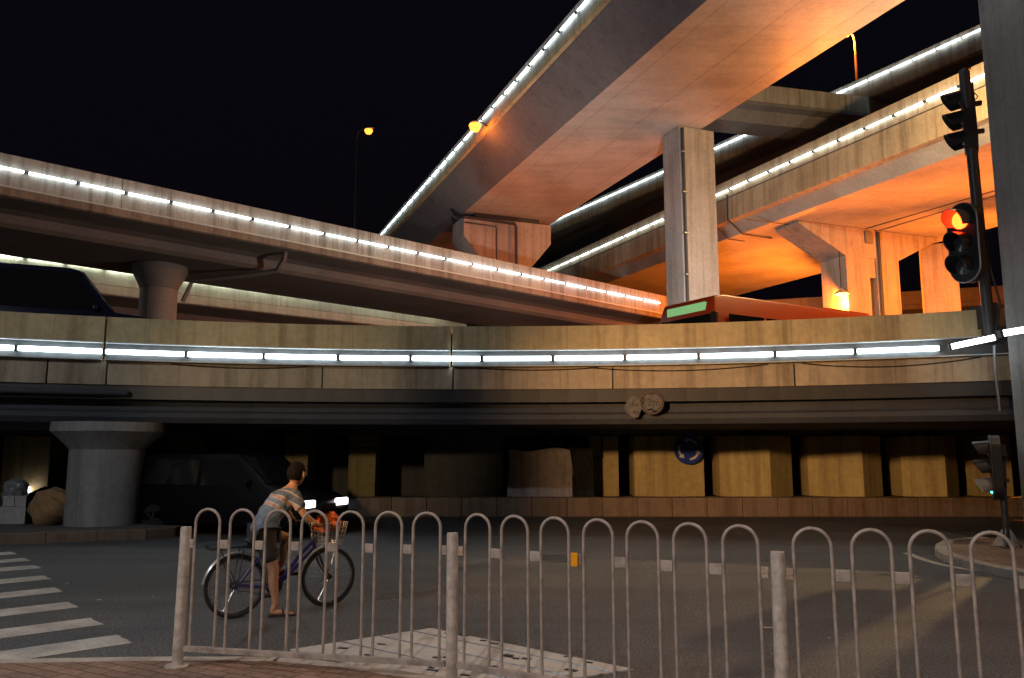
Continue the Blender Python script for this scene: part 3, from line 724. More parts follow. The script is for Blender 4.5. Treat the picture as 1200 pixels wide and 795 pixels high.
m_ = cloth_box(pa.x, pb.x, 22.95, 23.55, zt0, pb.z, 3, .035)
solo('tarpaulin_stack', m_, M['tarp'], loc=Vector(((pa.x+pb.x)/2, 23.2, zt0)), label='box stack under a dusty pale tarpaulin standing on the ledge wall', cat='stack')
xd0, xd1 = PY(666, 560, 23.3).x + .04, PY(694, 560, 23.3).x
m_ = cloth_box(xd0, xd1, 23.0, 23.5, zt0, PY(680, 522, 23.2).z, 9, .06)
solo('dark_drape', m_, M['drape'], loc=Vector(((xd0+xd1)/2, 23.2, zt0)), label='black drape hanging over a bundle right of the tarpaulin stack', cat='bundle')

# ------------------------------------------------------------------ signs
def disc(r, t, seg=40):
    m_ = MB(); m_.lathe([(r, -t/2), (r, t/2)], (0,0,0), seg, 'Y'); return m_
def ring_mb(r0, r1, y, t=.004, seg=40):
    m_ = MB(); vs = []
    for k in range(seg):
        a_ = 2*math.pi*k/seg; c_, s_ = math.cos(a_), math.sin(a_)
        vs += [(r0*c_, y, r0*s_), (r1*c_, y, r1*s_), (r1*c_, y+t, r1*s_), (r0*c_, y+t, r0*s_)]
    fs = []
    for k in range(seg):
        a_, b2 = 4*k, 4*((k+1) % seg)
        for j in range(4): fs.append((a_+j, a_+(j+1) % 4, b2+(j+1) % 4, b2+j))
    return m_.add(vs, fs)
def text_mesh(txt, size, mat, name='lettering', depth=.004):
    cu = bpy.data.curves.new(name, 'FONT'); cu.body = txt; cu.size = size; cu.align_x = 'CENTER'; cu.align_y = 'CENTER'; cu.extrude = depth/2
    to = bpy.data.objects.new(name, cu); col.objects.link(to)
    dg = bpy.context.evaluated_depsgraph_get(); me = bpy.data.meshes.new_from_object(to.evaluated_get(dg))
    bpy.data.objects.remove(to); me.materials.clear(); me.materials.append(mat)
    me.transform(Matrix.Rotation(math.pi/2, 4, 'X'))
    return me
M['signblue'] = paint('sign_blue', (0.015, 0.04, 0.28), rough=0.35)
M['signwhite'] = paint('sign_white', (0.55, 0.55, 0.55), rough=0.4)
M['signworn'] = paint('worn_sign_white', (0.12, 0.115, 0.115), rough=0.7, var=.7, scale=9)
M['signred'] = paint('worn_sign_red', (0.05, 0.018, 0.016), rough=0.6, var=.6, scale=9)
M['ink'] = paint('sign_ink', (0.012, 0.012, 0.013), rough=0.6)
p = PY(807, 527, 23.68)
rs = empty('roundabout_sign', p, label='round blue roundabout sign with three white curved arrows on an ochre block', cat='sign')
part('disc', disc(.43, .03), M['signblue'], rs)
for k in range(3):
    a0 = R(35 + 120*k); m_ = MB(); pts = []
    for j in range(9):
        a_ = a0 + R(62)*j/8; pts.append((math.cos(a_), math.sin(a_)))
    r0, r1 = .255, .315
    poly = [(x*r0, -.019, z*r0) for x, z in pts] 
    poly2 = [(x*r1, -.019, z*r1) for x, z in pts]
    n = len(poly); m_.add(poly+poly2, [(i, i+1, n+i+1, n+i) for i in range(n-1)])
    a1 = a0 + R(62); a2 = a1 + R(24)
    m_.add([(.20*math.cos(a1), -.019, .20*math.sin(a1)), (.37*math.cos(a1), -.019, .37*math.sin(a1)), (.285*math.cos(a2), -.019, .285*math.sin(a2))], [(0,1,2)])
    part('arrow', m_, M['signwhite'], rs)
th = ring_th(764, 472, 2.9)
def ring_front(th, off, z): return ring(th, -off, z)
zs = 2.93
p = ring_front(th, -.10, 0); p = ring(th, .07, 0)
sg_c = ring(th, -.02, PY(764, 472, 18.25).z)
rs = empty('height_limit_sign', sg_c, -th*1.0, label='round worn height limit sign reading 2 m on the ring girder', cat='sign')
rs.rotation_euler = (0, 0, -th)
rs['label'] = 'round worn white and red height limit sign on the ring girder'
part('disc', disc(.27, .016), M['signworn'], rs)
part('rim', ring_mb(.215, .262, -.014), M['signred'], rs)
o = link('lettering', text_mesh('.2m', .23, M['ink']), rs); o.location = (.015, -.012, 0)
m_ = MB(); m_.tube([(-.25, -.012, .02), (-.24, -.012, .09), (-.19, -.012, .11), (-.17, -.012, .06), (-.2, -.012, .0), (-.22, -.012, -.05)], .013, 6); part('numeral', m_, M['ink'], rs)
m_ = MB(); m_.tube([(-.10, -.012, -.17), (-.02, -.012, -.15), (.03, -.012, -.2), (.10, -.012, -.19)], .022, 6); part('scrape', m_, M['ink'], rs)
m_ = MB(); m_.add([(-.12, -.0125, .20), (0, -.0125, .22), (.08, -.0125, .20), (.03, -.0125, .17), (-.06, -.0125, .185)], [(0,1,2,3,4)]); part('scrape', m_, M['ink'], rs)
th2 = ring_th(744, 477, 2.85)
rs = empty('torn_sign', ring(th2, .0, PY(744, 477, 18.25).z), label='torn older round sign with faded sideways numerals left of the height limit sign', cat='sign')
rs.rotation_euler = (0, 0, -th2)
poly = [(.24*math.cos(R(a_))*random.uniform(.86, 1.05), 0, .24*math.sin(R(a_))*random.uniform(.86, 1.05)) for a_ in range(20, 305, 15)]
m_ = MB(); m_.extr(poly, (0, -.010, 0)); part('disc', m_, M['signworn'], rs)
for dx, dz in ((.0, .07), (.02, -.12)):
    o = link('numeral', text_mesh('2', .2, M['ink']), rs); o.location = (dx, -.013, dz); o.rotation_euler = (0, R(100), 0)

# ------------------------------------------------------------------ railing
HZ = 1.20     # hoop top above the pavement
def hoop_mb():
    m_ = MB(); w_ = .105; r = .0108
    pts = [(-w_, 0, .14), (-w_, 0, .5), (-w_, 0, HZ-w_-r)]
    for k in range(1, 12):
        a_ = math.pi - math.pi*k/12; pts.append((w_*math.cos(a_), 0, HZ-w_-r + w_*math.sin(a_)))
    pts += [(w_, 0, HZ-w_-r), (w_, 0, .5), (w_, 0, .14)]
    m_.tube(pts, r, 10)
    return m_
hoop_me = hoop_mb().mesh('hoop', M['hooppaint'], smooth=True)
post_me = MB().lathe([(.042, 0), (.042, 1.035), (.040, 1.045), (.040, 1.05)], (0,0,0), 24).mesh('railing_post', M['fence'], smooth=True)
plabs = ['cream railing post at the left end of the fence, by the bicycle', 'cream railing post between the left and middle fence panels', 'cream railing post between the middle and right fence panels']
flange = MB().lathe([(.09, 0), (.09, .012), (.05, .014)], (0,0,0), 20).mesh('base_flange', M['fence'], smooth=True)
for i in range(3):
    o = link('railing_post', post_me, None, label=plabs[i], cat='post', group='posts of the street railing'); o.location = FP[i]
    o.rotation_euler = (R(random.uniform(-.5, .5)), R(random.uniform(-.6, .6)), 0)
    link('base_flange', flange, o)
panlabs = ['hooped railing panel at the left, in front of the bicycle', 'hooped railing panel in the middle, in front of the pale slab', 'hooped railing panel running out at the right edge']
for i in range(3):
    a, b_ = FP[i], FP[i+1]; L = (b_-a).length; rz = math.atan2((b_-a).y, (b_-a).x)
    rt = empty('railing', a, rz, label=panlabs[i], cat='railing', group='hooped panels of the street railing')
    part('bottom_rail', MB().box((L/2, 0, .135), (L-.10, .034, .042)), M['hooppaint'], rt, bevel=.004)
    n = 7; pit = (L-.10)/n; off = [0, 0, 0][i]
    pl_me = None
    for k in range(n):
        o = link('hoop', hoop_me, rt); o.location = (.05 + pit*(k+.5), 0, 0); o.rotation_euler = (R(random.uniform(-.5, .5)), R(random.uniform(-.25, .25)), R(random.uniform(-1.5, 1.5)))
    for k in range(n+1):
        x0 = .05 + pit*(k-.5) + .105 + .0118 if k > 0 else .048; x1 = .05 + pit*(k+.5) - .105 - .0118 if k < n else L-.048
        m_ = MB().box(((x0+x1)/2, 0, .925), (x1-x0, .012, .066))
        if k in (0, n):
            for s in (-.3, .3): m_.lathe([(.008, 0), (.008, .006)], ((x0+x1)/2 + s*(x1-x0), -.006, .925), 8, 'Y')
        part('link_plate', m_, M['plate'] if (k in (0, n) and i) else M['hooppaint'], rt, bevel=.003)
m_ = MB().box((0, 0, 0), (.05, .02, .09)); 
M['amber'] = paint('amber_reflector', (0.75, 0.30, 0.01), rough=0.2)
hx = FP[1].lerp(FP[2], .425); o = solo('reflector', m_, M['amber'], bevel=.006, label='small amber reflector clipped on the middle railing panel', cat='reflector')
o.location = (hx.x, hx.y - .03, .12 + .925); o.rotation_euler = (0, 0, R(-28))

# ------------------------------------------------------------------ islands
isl = [(-15, 13.9), (-9.95, 15.75), (-7.45, 16.75), (-7.1, 17.2), (-7.1, 18.6), (-8.2, 20), (-15, 20)]
ro = empty('traffic_island', (-10, 17, 0), kind='structure')
m_ = MB(); m_.prism([(x, y) for x, y in isl], -.02, .196); part('surface', m_, M['dark_conc'], ro, True)
m_ = MB()
for a, b_ in zip(isl[:5], isl[1:6]):
    a = Vector((*a, 0)); b_ = Vector((*b_, 0)); L = (b_-a).length; n = max(1, round(L/.95))
    for k in range(n):
        p, q2 = a.lerp(b_, k/n), a.lerp(b_, (k+1)/n); d = (q2-p).normalized()*.006
        m_.sweep([p+d, q2-d], [(.06, 0), (.06, .19), (.045, .205), (-.12, .205), (-.12, 0)])
part('kerb', m_, M['ledge'], ro, True)
ip = [PZ(x, y, .0) for (x, y) in ((1240, 690), (1200, 680.5), (1165, 674), (1130, 665.5), (1108, 658.5), (1098, 652))]
ip += [PZ(1099, 646, 0), PZ(1110, 640.5, 0), PZ(1150, 637, 0)] + [Vector((10.5, 15.2, 0)), Vector((14, 15, 0)), Vector((14, 10, 0))]
ro = empty('island', (9, 13, 0), kind='structure')
m_ = MB(); m_.prism([(p.x, p.y) for p in ip[::-1]], -.02, .116); part('surface', m_, M['islbrick'], ro, True)
m_ = MB()
for a, b_ in zip(ip[:8], ip[1:9]):
    L = (b_-a).length; n = max(1, round(L/.55))
    for k in range(n):
        p, q2 = a.lerp(b_, k/n), a.lerp(b_, (k+1)/n); d = (q2-p).normalized()*.006
        m_.sweep([p+d, q2-d], [(-.03, 0), (-.03, .115), (-.015, .13), (.16, .13), (.16, 0)])
part('kerb', m_, M['kerb'], ro, True)

# ------------------------------------------------------------------ traffic signals
def signal(name, loc, face, s, lit, label, rim=True):
    """three-lens signal, front towards local -Y; s = scale (1 -> 1.0 m tall)"""
    root = empty(name, loc, 0, label=label, cat='traffic light')
    root.rotation_euler = (0, 0, face)
    root.scale = (s, s, s)
    w_, d_ = .19, .10
    def capsule(w2, h2, y0, y1):
        pts = []
        for k in range(13): a_ = math.pi*k/12; pts.append((w2*math.cos(a_), h2-w2 + w2*math.sin(a_)))
        for k in range(13): a_ = math.pi + math.pi*k/12; pts.append((w2*math.cos(a_), -h2+w2 + w2*math.sin(a_)))
        m_ = MB(); m_.extr([(x, y0, z) for x, z in pts], (0, y1-y0, 0)); return m_
    part('housing', capsule(w_, .50, -d_/2, d_), M['black'], root)
    if rim:
        pts = []
        for k in range(13): a_ = math.pi*k/12; pts.append((.2*math.cos(a_), -.03, .30 + .2*math.sin(a_)))
        for k in range(13): a_ = math.pi + math.pi*k/12; pts.append((.2*math.cos(a_), -.03, -.30 + .2*math.sin(a_)))
        part('rim', MB().tube(pts, .013, 6, closed=True), M['darkmetal'] if s < 1.3 else M['metal'], root, smooth=True)
    for j, z in enumerate((.29, 0, -.29)):
        m_ = MB(); m_.lathe([(.115, 0), (.11, .012), (.07, .03), (.0, .036)], (0, -d_/2 - .002, z), 24, 'Y')
        mat = lit[1] if lit and lit[0] == j else M['offlens']
        part('lens', m_, mat, root, smooth=True, label=('glowing lens' if lit and lit[0] == j else None))
        vs = []; fs = []; n = 20
        for k in range(n+1):
            a_ = R(-35) + R(250)*k/n; top = max(0.0, math.sin(a_))
            ln = .05 + .19*(.5+.5*math.sin(a_))**.7
            for r_, y_ in ((.13, -d_/2), (.128, -d_/2 - ln), (.121, -d_/2 - ln), (.123, -d_/2)):
                vs.append((r_*math.cos(a_), y_ + .0, z + r_*math.sin(a_) - (.02 if y_ < -d_/2-.01 else 0)))
        for k in range(n):
            for q2 in range(4): fs.append((4*k+q2, 4*k+(q2+1) % 4, 4*(k+1)+(q2+1) % 4, 4*(k+1)+q2))
        m_ = MB().add(vs, fs); part('hood', m_, M['hoodr'] if (lit and lit[0] == j) else M['hood'], root, smooth=True)
    part('bracket', MB().box((0, d_+.04, .2), (.06, .1, .05)).box((0, d_+.04, -.2), (.06, .1, .05)), M['darkmetal'], root)
    return root
M['hood'] = paint('black_hood', (0.018, 0.018, 0.021), rough=0.35)
M['hoodr'] = paint('lit_signal_hood', (0.16, 0.15, 0.15), rough=.6)  # paler copy of the hood for the lit lens, to show its glow
ys = 15.75
pm = PY(1131, 285, ys)
signal('traffic_light', pm, R(-66), 1.62, (0, M['redlens']), 'black traffic light showing red on the tall pole by the near pillar')
pt = PY(1133, 140, ys + .1)
o = signal('traffic_light', pt, R(-97), 1.55, None, 'unlit traffic light seen from the side, topmost on the tall pole', rim=False)
o.rotation_euler = (R(0), R(-4), R(-117))
pole = MB(); pole.tube([PY(1161, 402, ys+.12), PY(1154, 330, ys+.14), PY(1143, 220, ys+.02), PY(1130, 84, ys-.12)], .105, 12)
pr = empty('signal_pole', PY(1160, 402, ys+.12), label='tall leaning signal pole clamped to the ring parapet by the near pillar', cat='pole')
part('shaft', pole, M['darkmetal'], pr, True, smooth=True)
m_ = MB(); m_.tube([PY(1131, 84, ys-.12), PY(1130, 81.5, ys-.12)], .12, 12); part('cap', m_, M['black'], pr, True)
m_ = MB(); m_.box(PY(1160, 390, ys+.55), (.26, 1.0, .12)).box(PY(1152, 372, ys+.6), (.2, .7, .5)); part('clamp', m_, M['darkmetal'], pr, True)
m_ = MB(); m_.tube([PY(1165, 405, ys+.2), PY(1166, 432, ys+.2), PY(1168, 450, ys+.25), PY(1172, 482, ys+.3)], .03, 6); part('conduit', m_, M['metal'], pr, True, smooth=True)
m_ = MB(); m_.tube([PY(1150, 250, ys-.1), PY(1162, 320, ys-.1), PY(1172, 355, ys-.1), PY(1166, 395, ys-.1)], .022, 5)
part('cable', m_, M['black'], pr, True); part('cable', MB().tube([PY(1140, 107, ys-.2), PY(1146, 113, ys-.2), PY(1141, 120, ys-.2)], .012, 5), M['black'], pr, True)
# the two stray tubes running from the parapet to the pillar
for (x0, y0, x1, y1, i) in ((1112, 407, 1169, 395, 0), (1171, 391.5, 1222, 383, 1)):
    a = PY(x0, y0, 15.5 - .4*i); b_ = PY(x1, y1, 15.1 - 1.95*i if i == 0 else 13.16)
    if i: a = PY(x0, y0, 13.2)
    d = (b_-a)
    o = bpy.data.objects.new('tube_light', None); col.objects.link(o); o.location = (a+b_)/2; o.rotation_euler = d.to_track_quat('X', 'Z').to_euler()
    link('tube', tube_mesh(d.length-.1, .052, M['tubeL'], 'tube'), o); 
    for s_ in (-1, 1): link('lamp_holder', holder_mesh(1, .052), o).location = (s_*(d.length/2-.015), 0, 0)
    tag(o, ['tilted tube light hanging between the ring parapet and the signal pole', 'tube light fixed across the near pillar at the right edge'][i], 'tube light')
# low signal on the island
pi_ = PZ(1174, 641, .13)
zc = PY(1168, 548, pi_.y).z
signal('traffic_light', Vector((pi_.x - .02, pi_.y, zc)), R(-117), 1.12, (2, M['greenlens']), 'low traffic light seen from the side, glowing green, on the right island')
pr = empty('signal_post', pi_, label='short post with splayed feet under the green traffic light', cat='post')
part('shaft', MB().tube([pi_ + Vector((.1, 0, 0)), pi_ + Vector((.1, 0, zc-.13-.5)), pi_ + Vector((.16, 0, zc-.13+.4))], .055, 12), M['darkmetal'], pr, True, smooth=True)
m_ = MB()
for k in range(4):
    a_ = R(45 + 90*k); m_.add([pi_ + Vector((.1+.05*math.cos(a_), .05*math.sin(a_), .32)), pi_ + Vector((.1+.05*math.cos(a_), .05*math.sin(a_), 0)), pi_ + Vector((.1+.24*math.cos(a_), .24*math.sin(a_), 0))], [(0,1,2)])
    m_.extr([pi_ + Vector((.1+.05*math.cos(a_), .05*math.sin(a_), .32)), pi_ + Vector((.1+.05*math.cos(a_), .05*math.sin(a_), .002)), pi_ + Vector((.1+.24*math.cos(a_), .24*math.sin(a_), .002))], Vector((-math.sin(a_), math.cos(a_), 0))*.015)
part('foot', m_, M['metal'], pr, True)

# ------------------------------------------------------------------ street lamps
def street_lamp(head, zbase, arm, watts, color, label, glow, r=.16, polemat='darkmetal', prad=.09, cut=None, blend=.6):
    head = Vector(head); arm = Vector(arm)
    base = Vector((head.x - arm.x, head.y - arm.y, zbase))
    root = empty('street_lamp', base, label=label, cat='street lamp')
    H = head.z + .15
    pts = [base, Vector((base.x, base.y, zbase + (H-zbase)*.5)), Vector((base.x, base.y, H-.6)), Vector((base.x + arm.x*.15, base.y + arm.y*.15, H-.15)), Vector((base.x + arm.x*.5, base.y + arm.y*.5, H)), Vector((head.x, head.y, H))]
    part('pole', MB().tube(pts, [prad, prad*.85, prad*.7, prad*.6, prad*.55, prad*.5], 10), M[polemat], root, True, smooth=True)
    ad = arm.normalized(); s_ = Vector((-ad.y, ad.x, 0))
    m_ = MB(); prof = [(-.35, .06, .0), (-.25, .14, .06), (.15, .19, .09), (.45, .12, .05), (.52, .03, .0)]
    for (u, w2, h2) in prof: m_.v += [head + ad*u + s_*w2 + Vector((0,0,.12)), head + ad*u + Vector((0,0,.12+h2)), head + ad*u - s_*w2 + Vector((0,0,.12)), head + ad*u + Vector((0,0,.08))]
    for i in range(len(prof)-1):
        for j in range(4): m_.f.append((4*i+j, 4*i+(j+1) % 4, 4*(i+1)+(j+1) % 4, 4*(i+1)+j)); m_.m.append(0)
    m_.f.append((0,1,2,3)); m_.f.append((16,17,18,19)); m_.m += [0, 0]
    part('lamp_head', m_, M['metal'], root, True, smooth=True)
    m_ = MB(); m_.lathe([(0.02, -r), (r*.6, -r*.8), (r, -r*.15), (r*.9, .06)], head, 20); o = part('lens', m_, M['sodium'], root, True, smooth=True)
    if watts:
        lamp(head - base + Vector((0, 0, -r - .12)), watts, color, .15, root, spot=cut, aim=(head - base + Vector((0, 0, -9)) if cut else None), blend=blend)
    return root
def proj(p):
    z = p.z - CZ; d = p.y*math.cos(PITCH) + z*math.sin(PITCH); u = z*math.cos(PITCH) - p.y*math.sin(PITCH)
    return 600 + F*p.x/d, 397.5 - F*u/d
# bracket lamp on the edge of the high flyover
k = min(range(300, 600), key=lambda k: abs(proj(sC(k*.1) - nC*.75 + Vector((0, 0, -.75)))[1] - 147))
h1 = sC(k*.1) - nC*.75 + Vector((0, 0, -.75))
root = empty('edge_lamp', h1, label='glowing sodium lamp bracketed to the edge of the high flyover', cat='lamp')
part('bracket', MB().tube([nC*.78 + Vector((0,0,.05)), nC*.4 + Vector((0,0,.22)), Vector((0,0,.2))], .05, 8), M['darkmetal'], root, smooth=True)
part('shade', MB().lathe([(.3, .08), (.26, .18), (.08, .28)], (0,0,0), 20), M['metal'], root, smooth=True)
part('lens', MB().lathe([(.02, -.34), (.22, -.28), (.34, -.02), (.3, .08)], (0,0,0), 20), M['sodium'], root, smooth=True)
lamp((-.1, 0, -.45), 170, SOD, .15, root)
h2 = PY(432, 153, 62); street_lamp(h2, 0, (1.0, -.3, 0), 0, SOD, 'glowing sodium street lamp alone in the night sky', True, .34, 'black', .07)
h3 = PY(993, 41, 50); street_lamp(h3, 23.2, (-.55, -.2, 0), 1000, SOD, 'thin street lamp lit orange above the far high flyover', True, .13, 'fence', .11)
# an unseen lamp added behind the left flyover's parapet lights the high flyover from below
dl = A0 + dA*21.5 - nA*1.6 + Vector((0, 0, -.66))
root = empty('fill_deck_lamp', dl, label='added low sodium lamp, unseen behind the left flyover parapet', cat='lamp')
part('post', MB().tube([(0,0,0), (0,0,.45)], .06, 10), M['darkmetal'], root)
part('lens', MB().lathe([(.02, .45), (.12, .5), (.12, .7), (.02, .76)], (0,0,0), 16), M['sodlow'], root, smooth=True)
lamp((0, 0, .95), 380, SOD, .15, root)
# lamps of the junction just outside the picture, then unseen ones added as fill
street_lamp((8.5, 8.5, 9.8), 0.0, (-1.6, .4, 0), 650, (1.0, .62, .36), 'tall sodium street lamp beside the road outside the right edge', True, cut=R(125))
street_lamp((-3.0, -6.5, 8.6), 0.12, (-1.5, .6, 0), 2250, (1.0, .86, .77), 'tall street lamp on the pavement behind the viewer', True, cut=R(131), blend=.12)
street_lamp((-10.5, 2.0, 9.5), 0.0, (1.6, .6, 0), 1150, (.90, .94, 1.0), 'tall pale street lamp outside the left edge over the zebra crossing', True)
street_lamp((18, 26, 15.4), 3.5, (-.9, .2, 0), 3700, (1.0, .60, .24), 'added sodium lamp in front of the right flyover, unseen outside the right edge', True)  # unseen lamp added to brighten the right flyover's fascia
street_lamp((26.2, 40.5, 9.5), 0, (-1.2, .3, 0), 6500, SOD, 'added sodium lamp beneath the right flyover, unseen behind the near pillar', True)  # unseen lamp added to light the right flyover's underside orange
street_lamp((-27.5, 23.5, 12.9), 10.9, (1.2, .4, 0), 3800, (.96, .97, 1.0), 'added pale lamp on the left flyover deck, unseen outside the left edge', True)  # unseen lamp added as pale fill on the high flyover's side
street_lamp((7.0, 28.6, 6.1), 3.55, (.5, .5, 0), 3400, (1.0, .84, .72), 'added pale lamp on the ring deck, unseen behind the bus', True)  # unseen lamp added to lighten the high flyover's underside
hb_ = Vector((21, 53, 11.0)); street_lamp(hb_, 0, (.5, .6, 0), 6000, SOD, 'added sodium lamp under the right flyover, unseen behind the bus', True)  # second unseen lamp added for the orange underside
# unseen floodlights on a mast, added to brighten the underpass blocks
fl = Vector((-6.5, 1.5, 4.7))
root = empty('fill_flood_mast', (fl.x, fl.y, 0), label='added floodlight mast, unseen outside the left edge, brightening the underpass', cat='floodlight')
part('pole', MB().tube([(0,-.3,0), (0,-.3,4.8)], .08, 10), M['darkmetal'], root, smooth=True)
part('housing', MB().box((0,-.15,4.72), (.5,.2,.4)), M['darkmetal'], root, bevel=.02)
lamp((0, .1, 4.7), 8500, (1.0, .55, .24), .35, root, spot=R(35), aim=Vector((8.8, 23.9, .4)) - Vector((fl.x, fl.y, 0)), blend=1.0)
lamp((-.1, .1, 4.75), 1100, (1.0, .72, .42), .3, root, spot=R(24), aim=Vector((-4.9, 23.9, 2.0)) - Vector((fl.x, fl.y, 0)), blend=.8)

# pier lamp of the right flyover
pl = QD(-1.55, 8.9, 1.5); 
pl = PY(986, 344, 45.0)
rl = empty('pier_lamp', pl, label='small hanging sodium lamp against the slotted pier above the bus', cat='lamp')
part('shade', MB().lathe([(.42, -.05), (.40, 0), (.12, .22), (.06, .3)], (0,0,0), 20), M['fence'], rl, smooth=True)
part('bulb', MB().lathe([(.02, -.22), (.16, -.16), (.2, -.05), (.1, .0)], (0,0,0), 16), M['sodlow'], rl, smooth=True)
part('cord', MB().tube([(0,0,.3), (0,0,4.2)], .03, 6), M['black'], rl)
lamp((0, 0, -.5), 2200, SOD, .15, rl)

# ------------------------------------------------------------------ vehicles
def loft_body(prof, half, inset):      # prof: [(x, z)] closed outline; half widths by height
    n = len(prof); m_ = MB(); vs = []
    for s in (-1, 1):
        for (x, z) in prof: vs.append((x, s*(half - inset(z)), z))
    fs = [(i, (i+1) % n, n+(i+1) % n, n+i) for i in range(n)]
    fs += [tuple(range(n))[::-1], tuple(range(n, 2*n))]
    return m_.add(vs, fs)
def wheel(root, x, y, r, wd):
    o = empty('wheel', (x, y, r)); o.parent = root
    s = 1 if y > 0 else -1
    part('tyre', MB().lathe([(r*.62, -wd/2), (r*.93, -wd/2), (r, -wd*.35), (r, wd*.35), (r*.93, wd/2), (r*.62, wd/2)], (0,0,0), 28, 'Y'), M['rubber'], o, smooth=True)
    m_ = MB(); m_.lathe([(r*.61, -.02), (r*.61, .02)], (0, s*wd*.38, 0), 24, 'Y')
    for k in range(5):
        a_ = 2*math.pi*k/5; m_.box((r*.32*math.cos(a_), s*(wd*.38+.02), r*.32*math.sin(a_)), (r*.56, .03, r*.14), M=Matrix.Rotation(-a_, 3, 'Y'))
    part('rim', m_, M['darkmetal'], o)
def car(loc, heading, L, H, wd, paintm, label, cat, bonnet=.22, rear=.12, lights=True, name='parked_car', tail=False, lampmat='headlight', lh=.68):
    """local +X forward, origin under the middle"""
    root = empty(name, loc, heading, label=label, cat=cat)
    f, b2 = L/2, -L/2; belt = H*.58
    prof = [(b2+.05, .32), (b2, .55), (b2+.04, belt-.05), (b2+rear*L*.35, belt+.04), (b2+rear*L, H-.06), (b2+rear*L+.35, H), (f-bonnet*L-1.0, H), (f-bonnet*L-.75, H-.05),
            (f-bonnet*L+.05, belt+.06), (f-.35, belt-.10), (f-.06, belt-.24), (f, .55), (f-.06, .30), (f-.3, .24), (b2+.3, .24)]
    def ins(z): return 0.0 if z < belt else (z-belt)/(H-belt)*.16
    body = loft_body(prof, wd/2, ins); part('body', body, paintm, root, bevel=.045, smooth=True)
    # glass: side windows, windscreen, rear window, set just proud
    def sidepane(x0, x1, x2, x3, s):
        z0, z1 = belt+.06, H-.12; y0 = wd/2 - ins(z0) + .006; y1 = wd/2 - ins(z1) + .006
        return MB().extr([(x0, s*y0, z0), (x1, s*y0, z0), (x2, s*y1, z1), (x3, s*y1, z1)], (0, -s*.02, 0))
    xr, xf = b2+rear*L*.5+.25, f-bonnet*L-.12
    xm = (xr+xf)/2
    for s in (-1, 1):
        part('side_window', sidepane(xr, xm-.06, xm-.06, xr+.3, s), M['glass'], root)
        part('side_window', sidepane(xm+.06, xf-.05, xf-.68, xm+.06, s), M['glass'], root)
    yb, yt = wd/2-.12, wd/2-.26
    q = [Vector((f-bonnet*L+.0, -yb, belt+.10)), Vector((f-bonnet*L+.0, yb, belt+.10)), Vector((f-bonnet*L-.73, yt, H-.07)), Vector((f-bonnet*L-.73, -yt, H-.07))]
    part('windscreen', MB().extr([p + Vector((.03, 0, .015)) for p in q], (-.02, 0, -.01)), M['glass'], root)
    q = [Vector((b2+rear*L*.35, -yb, belt+.12)), Vector((b2+rear*L*.35, yb, belt+.12)), Vector((b2+rear*L-.02, yt, H-.1)), Vector((b2+rear*L-.02, -yt, H-.1))]
    part('rear_window', MB().extr([p + Vector((-.03, 0, .01)) for p in q], (.02, 0, 0)), M['glass'], root)
    for s in (-1, 1):
        m_ = MB().box((f-.01, s*(wd/2-.28), lh), (.08, .42, .15)); part('headlight', m_, M[lampmat], root, bevel=.025)
        m_ = MB().box((b2+.0, s*(wd/2-.18), belt-.12), (.07, .26, .16)); part('taillight', m_, M['taillight'] if tail else M['offlens'], root, bevel=.02)
        m_ = MB().box((xf-.25, s*(wd/2+.09), belt+.12), (.1, .18, .13)); part('mirror', m_, paintm, root, bevel=.03)
    part('number_plate', MB().box((f+.02, 0, .42), (.02, .44, .13)), M['bluecar'], root)
    part('grille', MB().box((f-.01, 0, .62), (.05, wd*.42, .12)), M['black'], root, bevel=.01)
    for x in (b2+.78, f-.85):
        for s in (-1, 1): wheel(root, x, s*(wd/2-.10), .32, .2)
    return root
# the black car behind the cyclist, headlights on
fr = Vector((-3.93, 17.25, 0)); hdg = math.atan2(-.36, .93); L = 4.6
ctr = fr - Vector((math.cos(hdg), math.sin(hdg), 0))*L/2
car(ctr, hdg, L, 1.72, 1.78, M['blackcar'], 'black car with white headlights on passing behind the cyclist', 'car', bonnet=.2, rear=.06, lh=.70)
# the car behind the round pier at the left
fr = Vector((-14.3, 24.2, 0)); hdg = math.atan2(-.42, -.9); L = 4.2
M['redcar'] = paint('dark_maroon_car_paint', (0.035, 0.006, 0.006), rough=0.25)
ctr = fr - Vector((math.cos(hdg), math.sin(hdg), 0))*L/2
car(ctr, hdg, L, 1.45, 1.72, M['redcar'], 'dark maroon car half hidden behind the round ring pier, tail lamp glowing', 'car', tail=True, lh=.68)
# navy minibus on the ring deck
ZD = 3.555
th = R(-25.0); c = ring(th, 3.0, ZD)
mb_ = car(c, -th - R(1.5), 9.2, 2.6, 2.1, M['bluecar'], 'dark navy minibus with sloping nose driving on the ring deck at left', 'minibus', bonnet=.19, rear=.02, lampmat='offlens', name='minibus', lh=.9)
M['stripe_or'] = paint('orange_marker', (0.8, 0.25, 0.05), rough=.4)
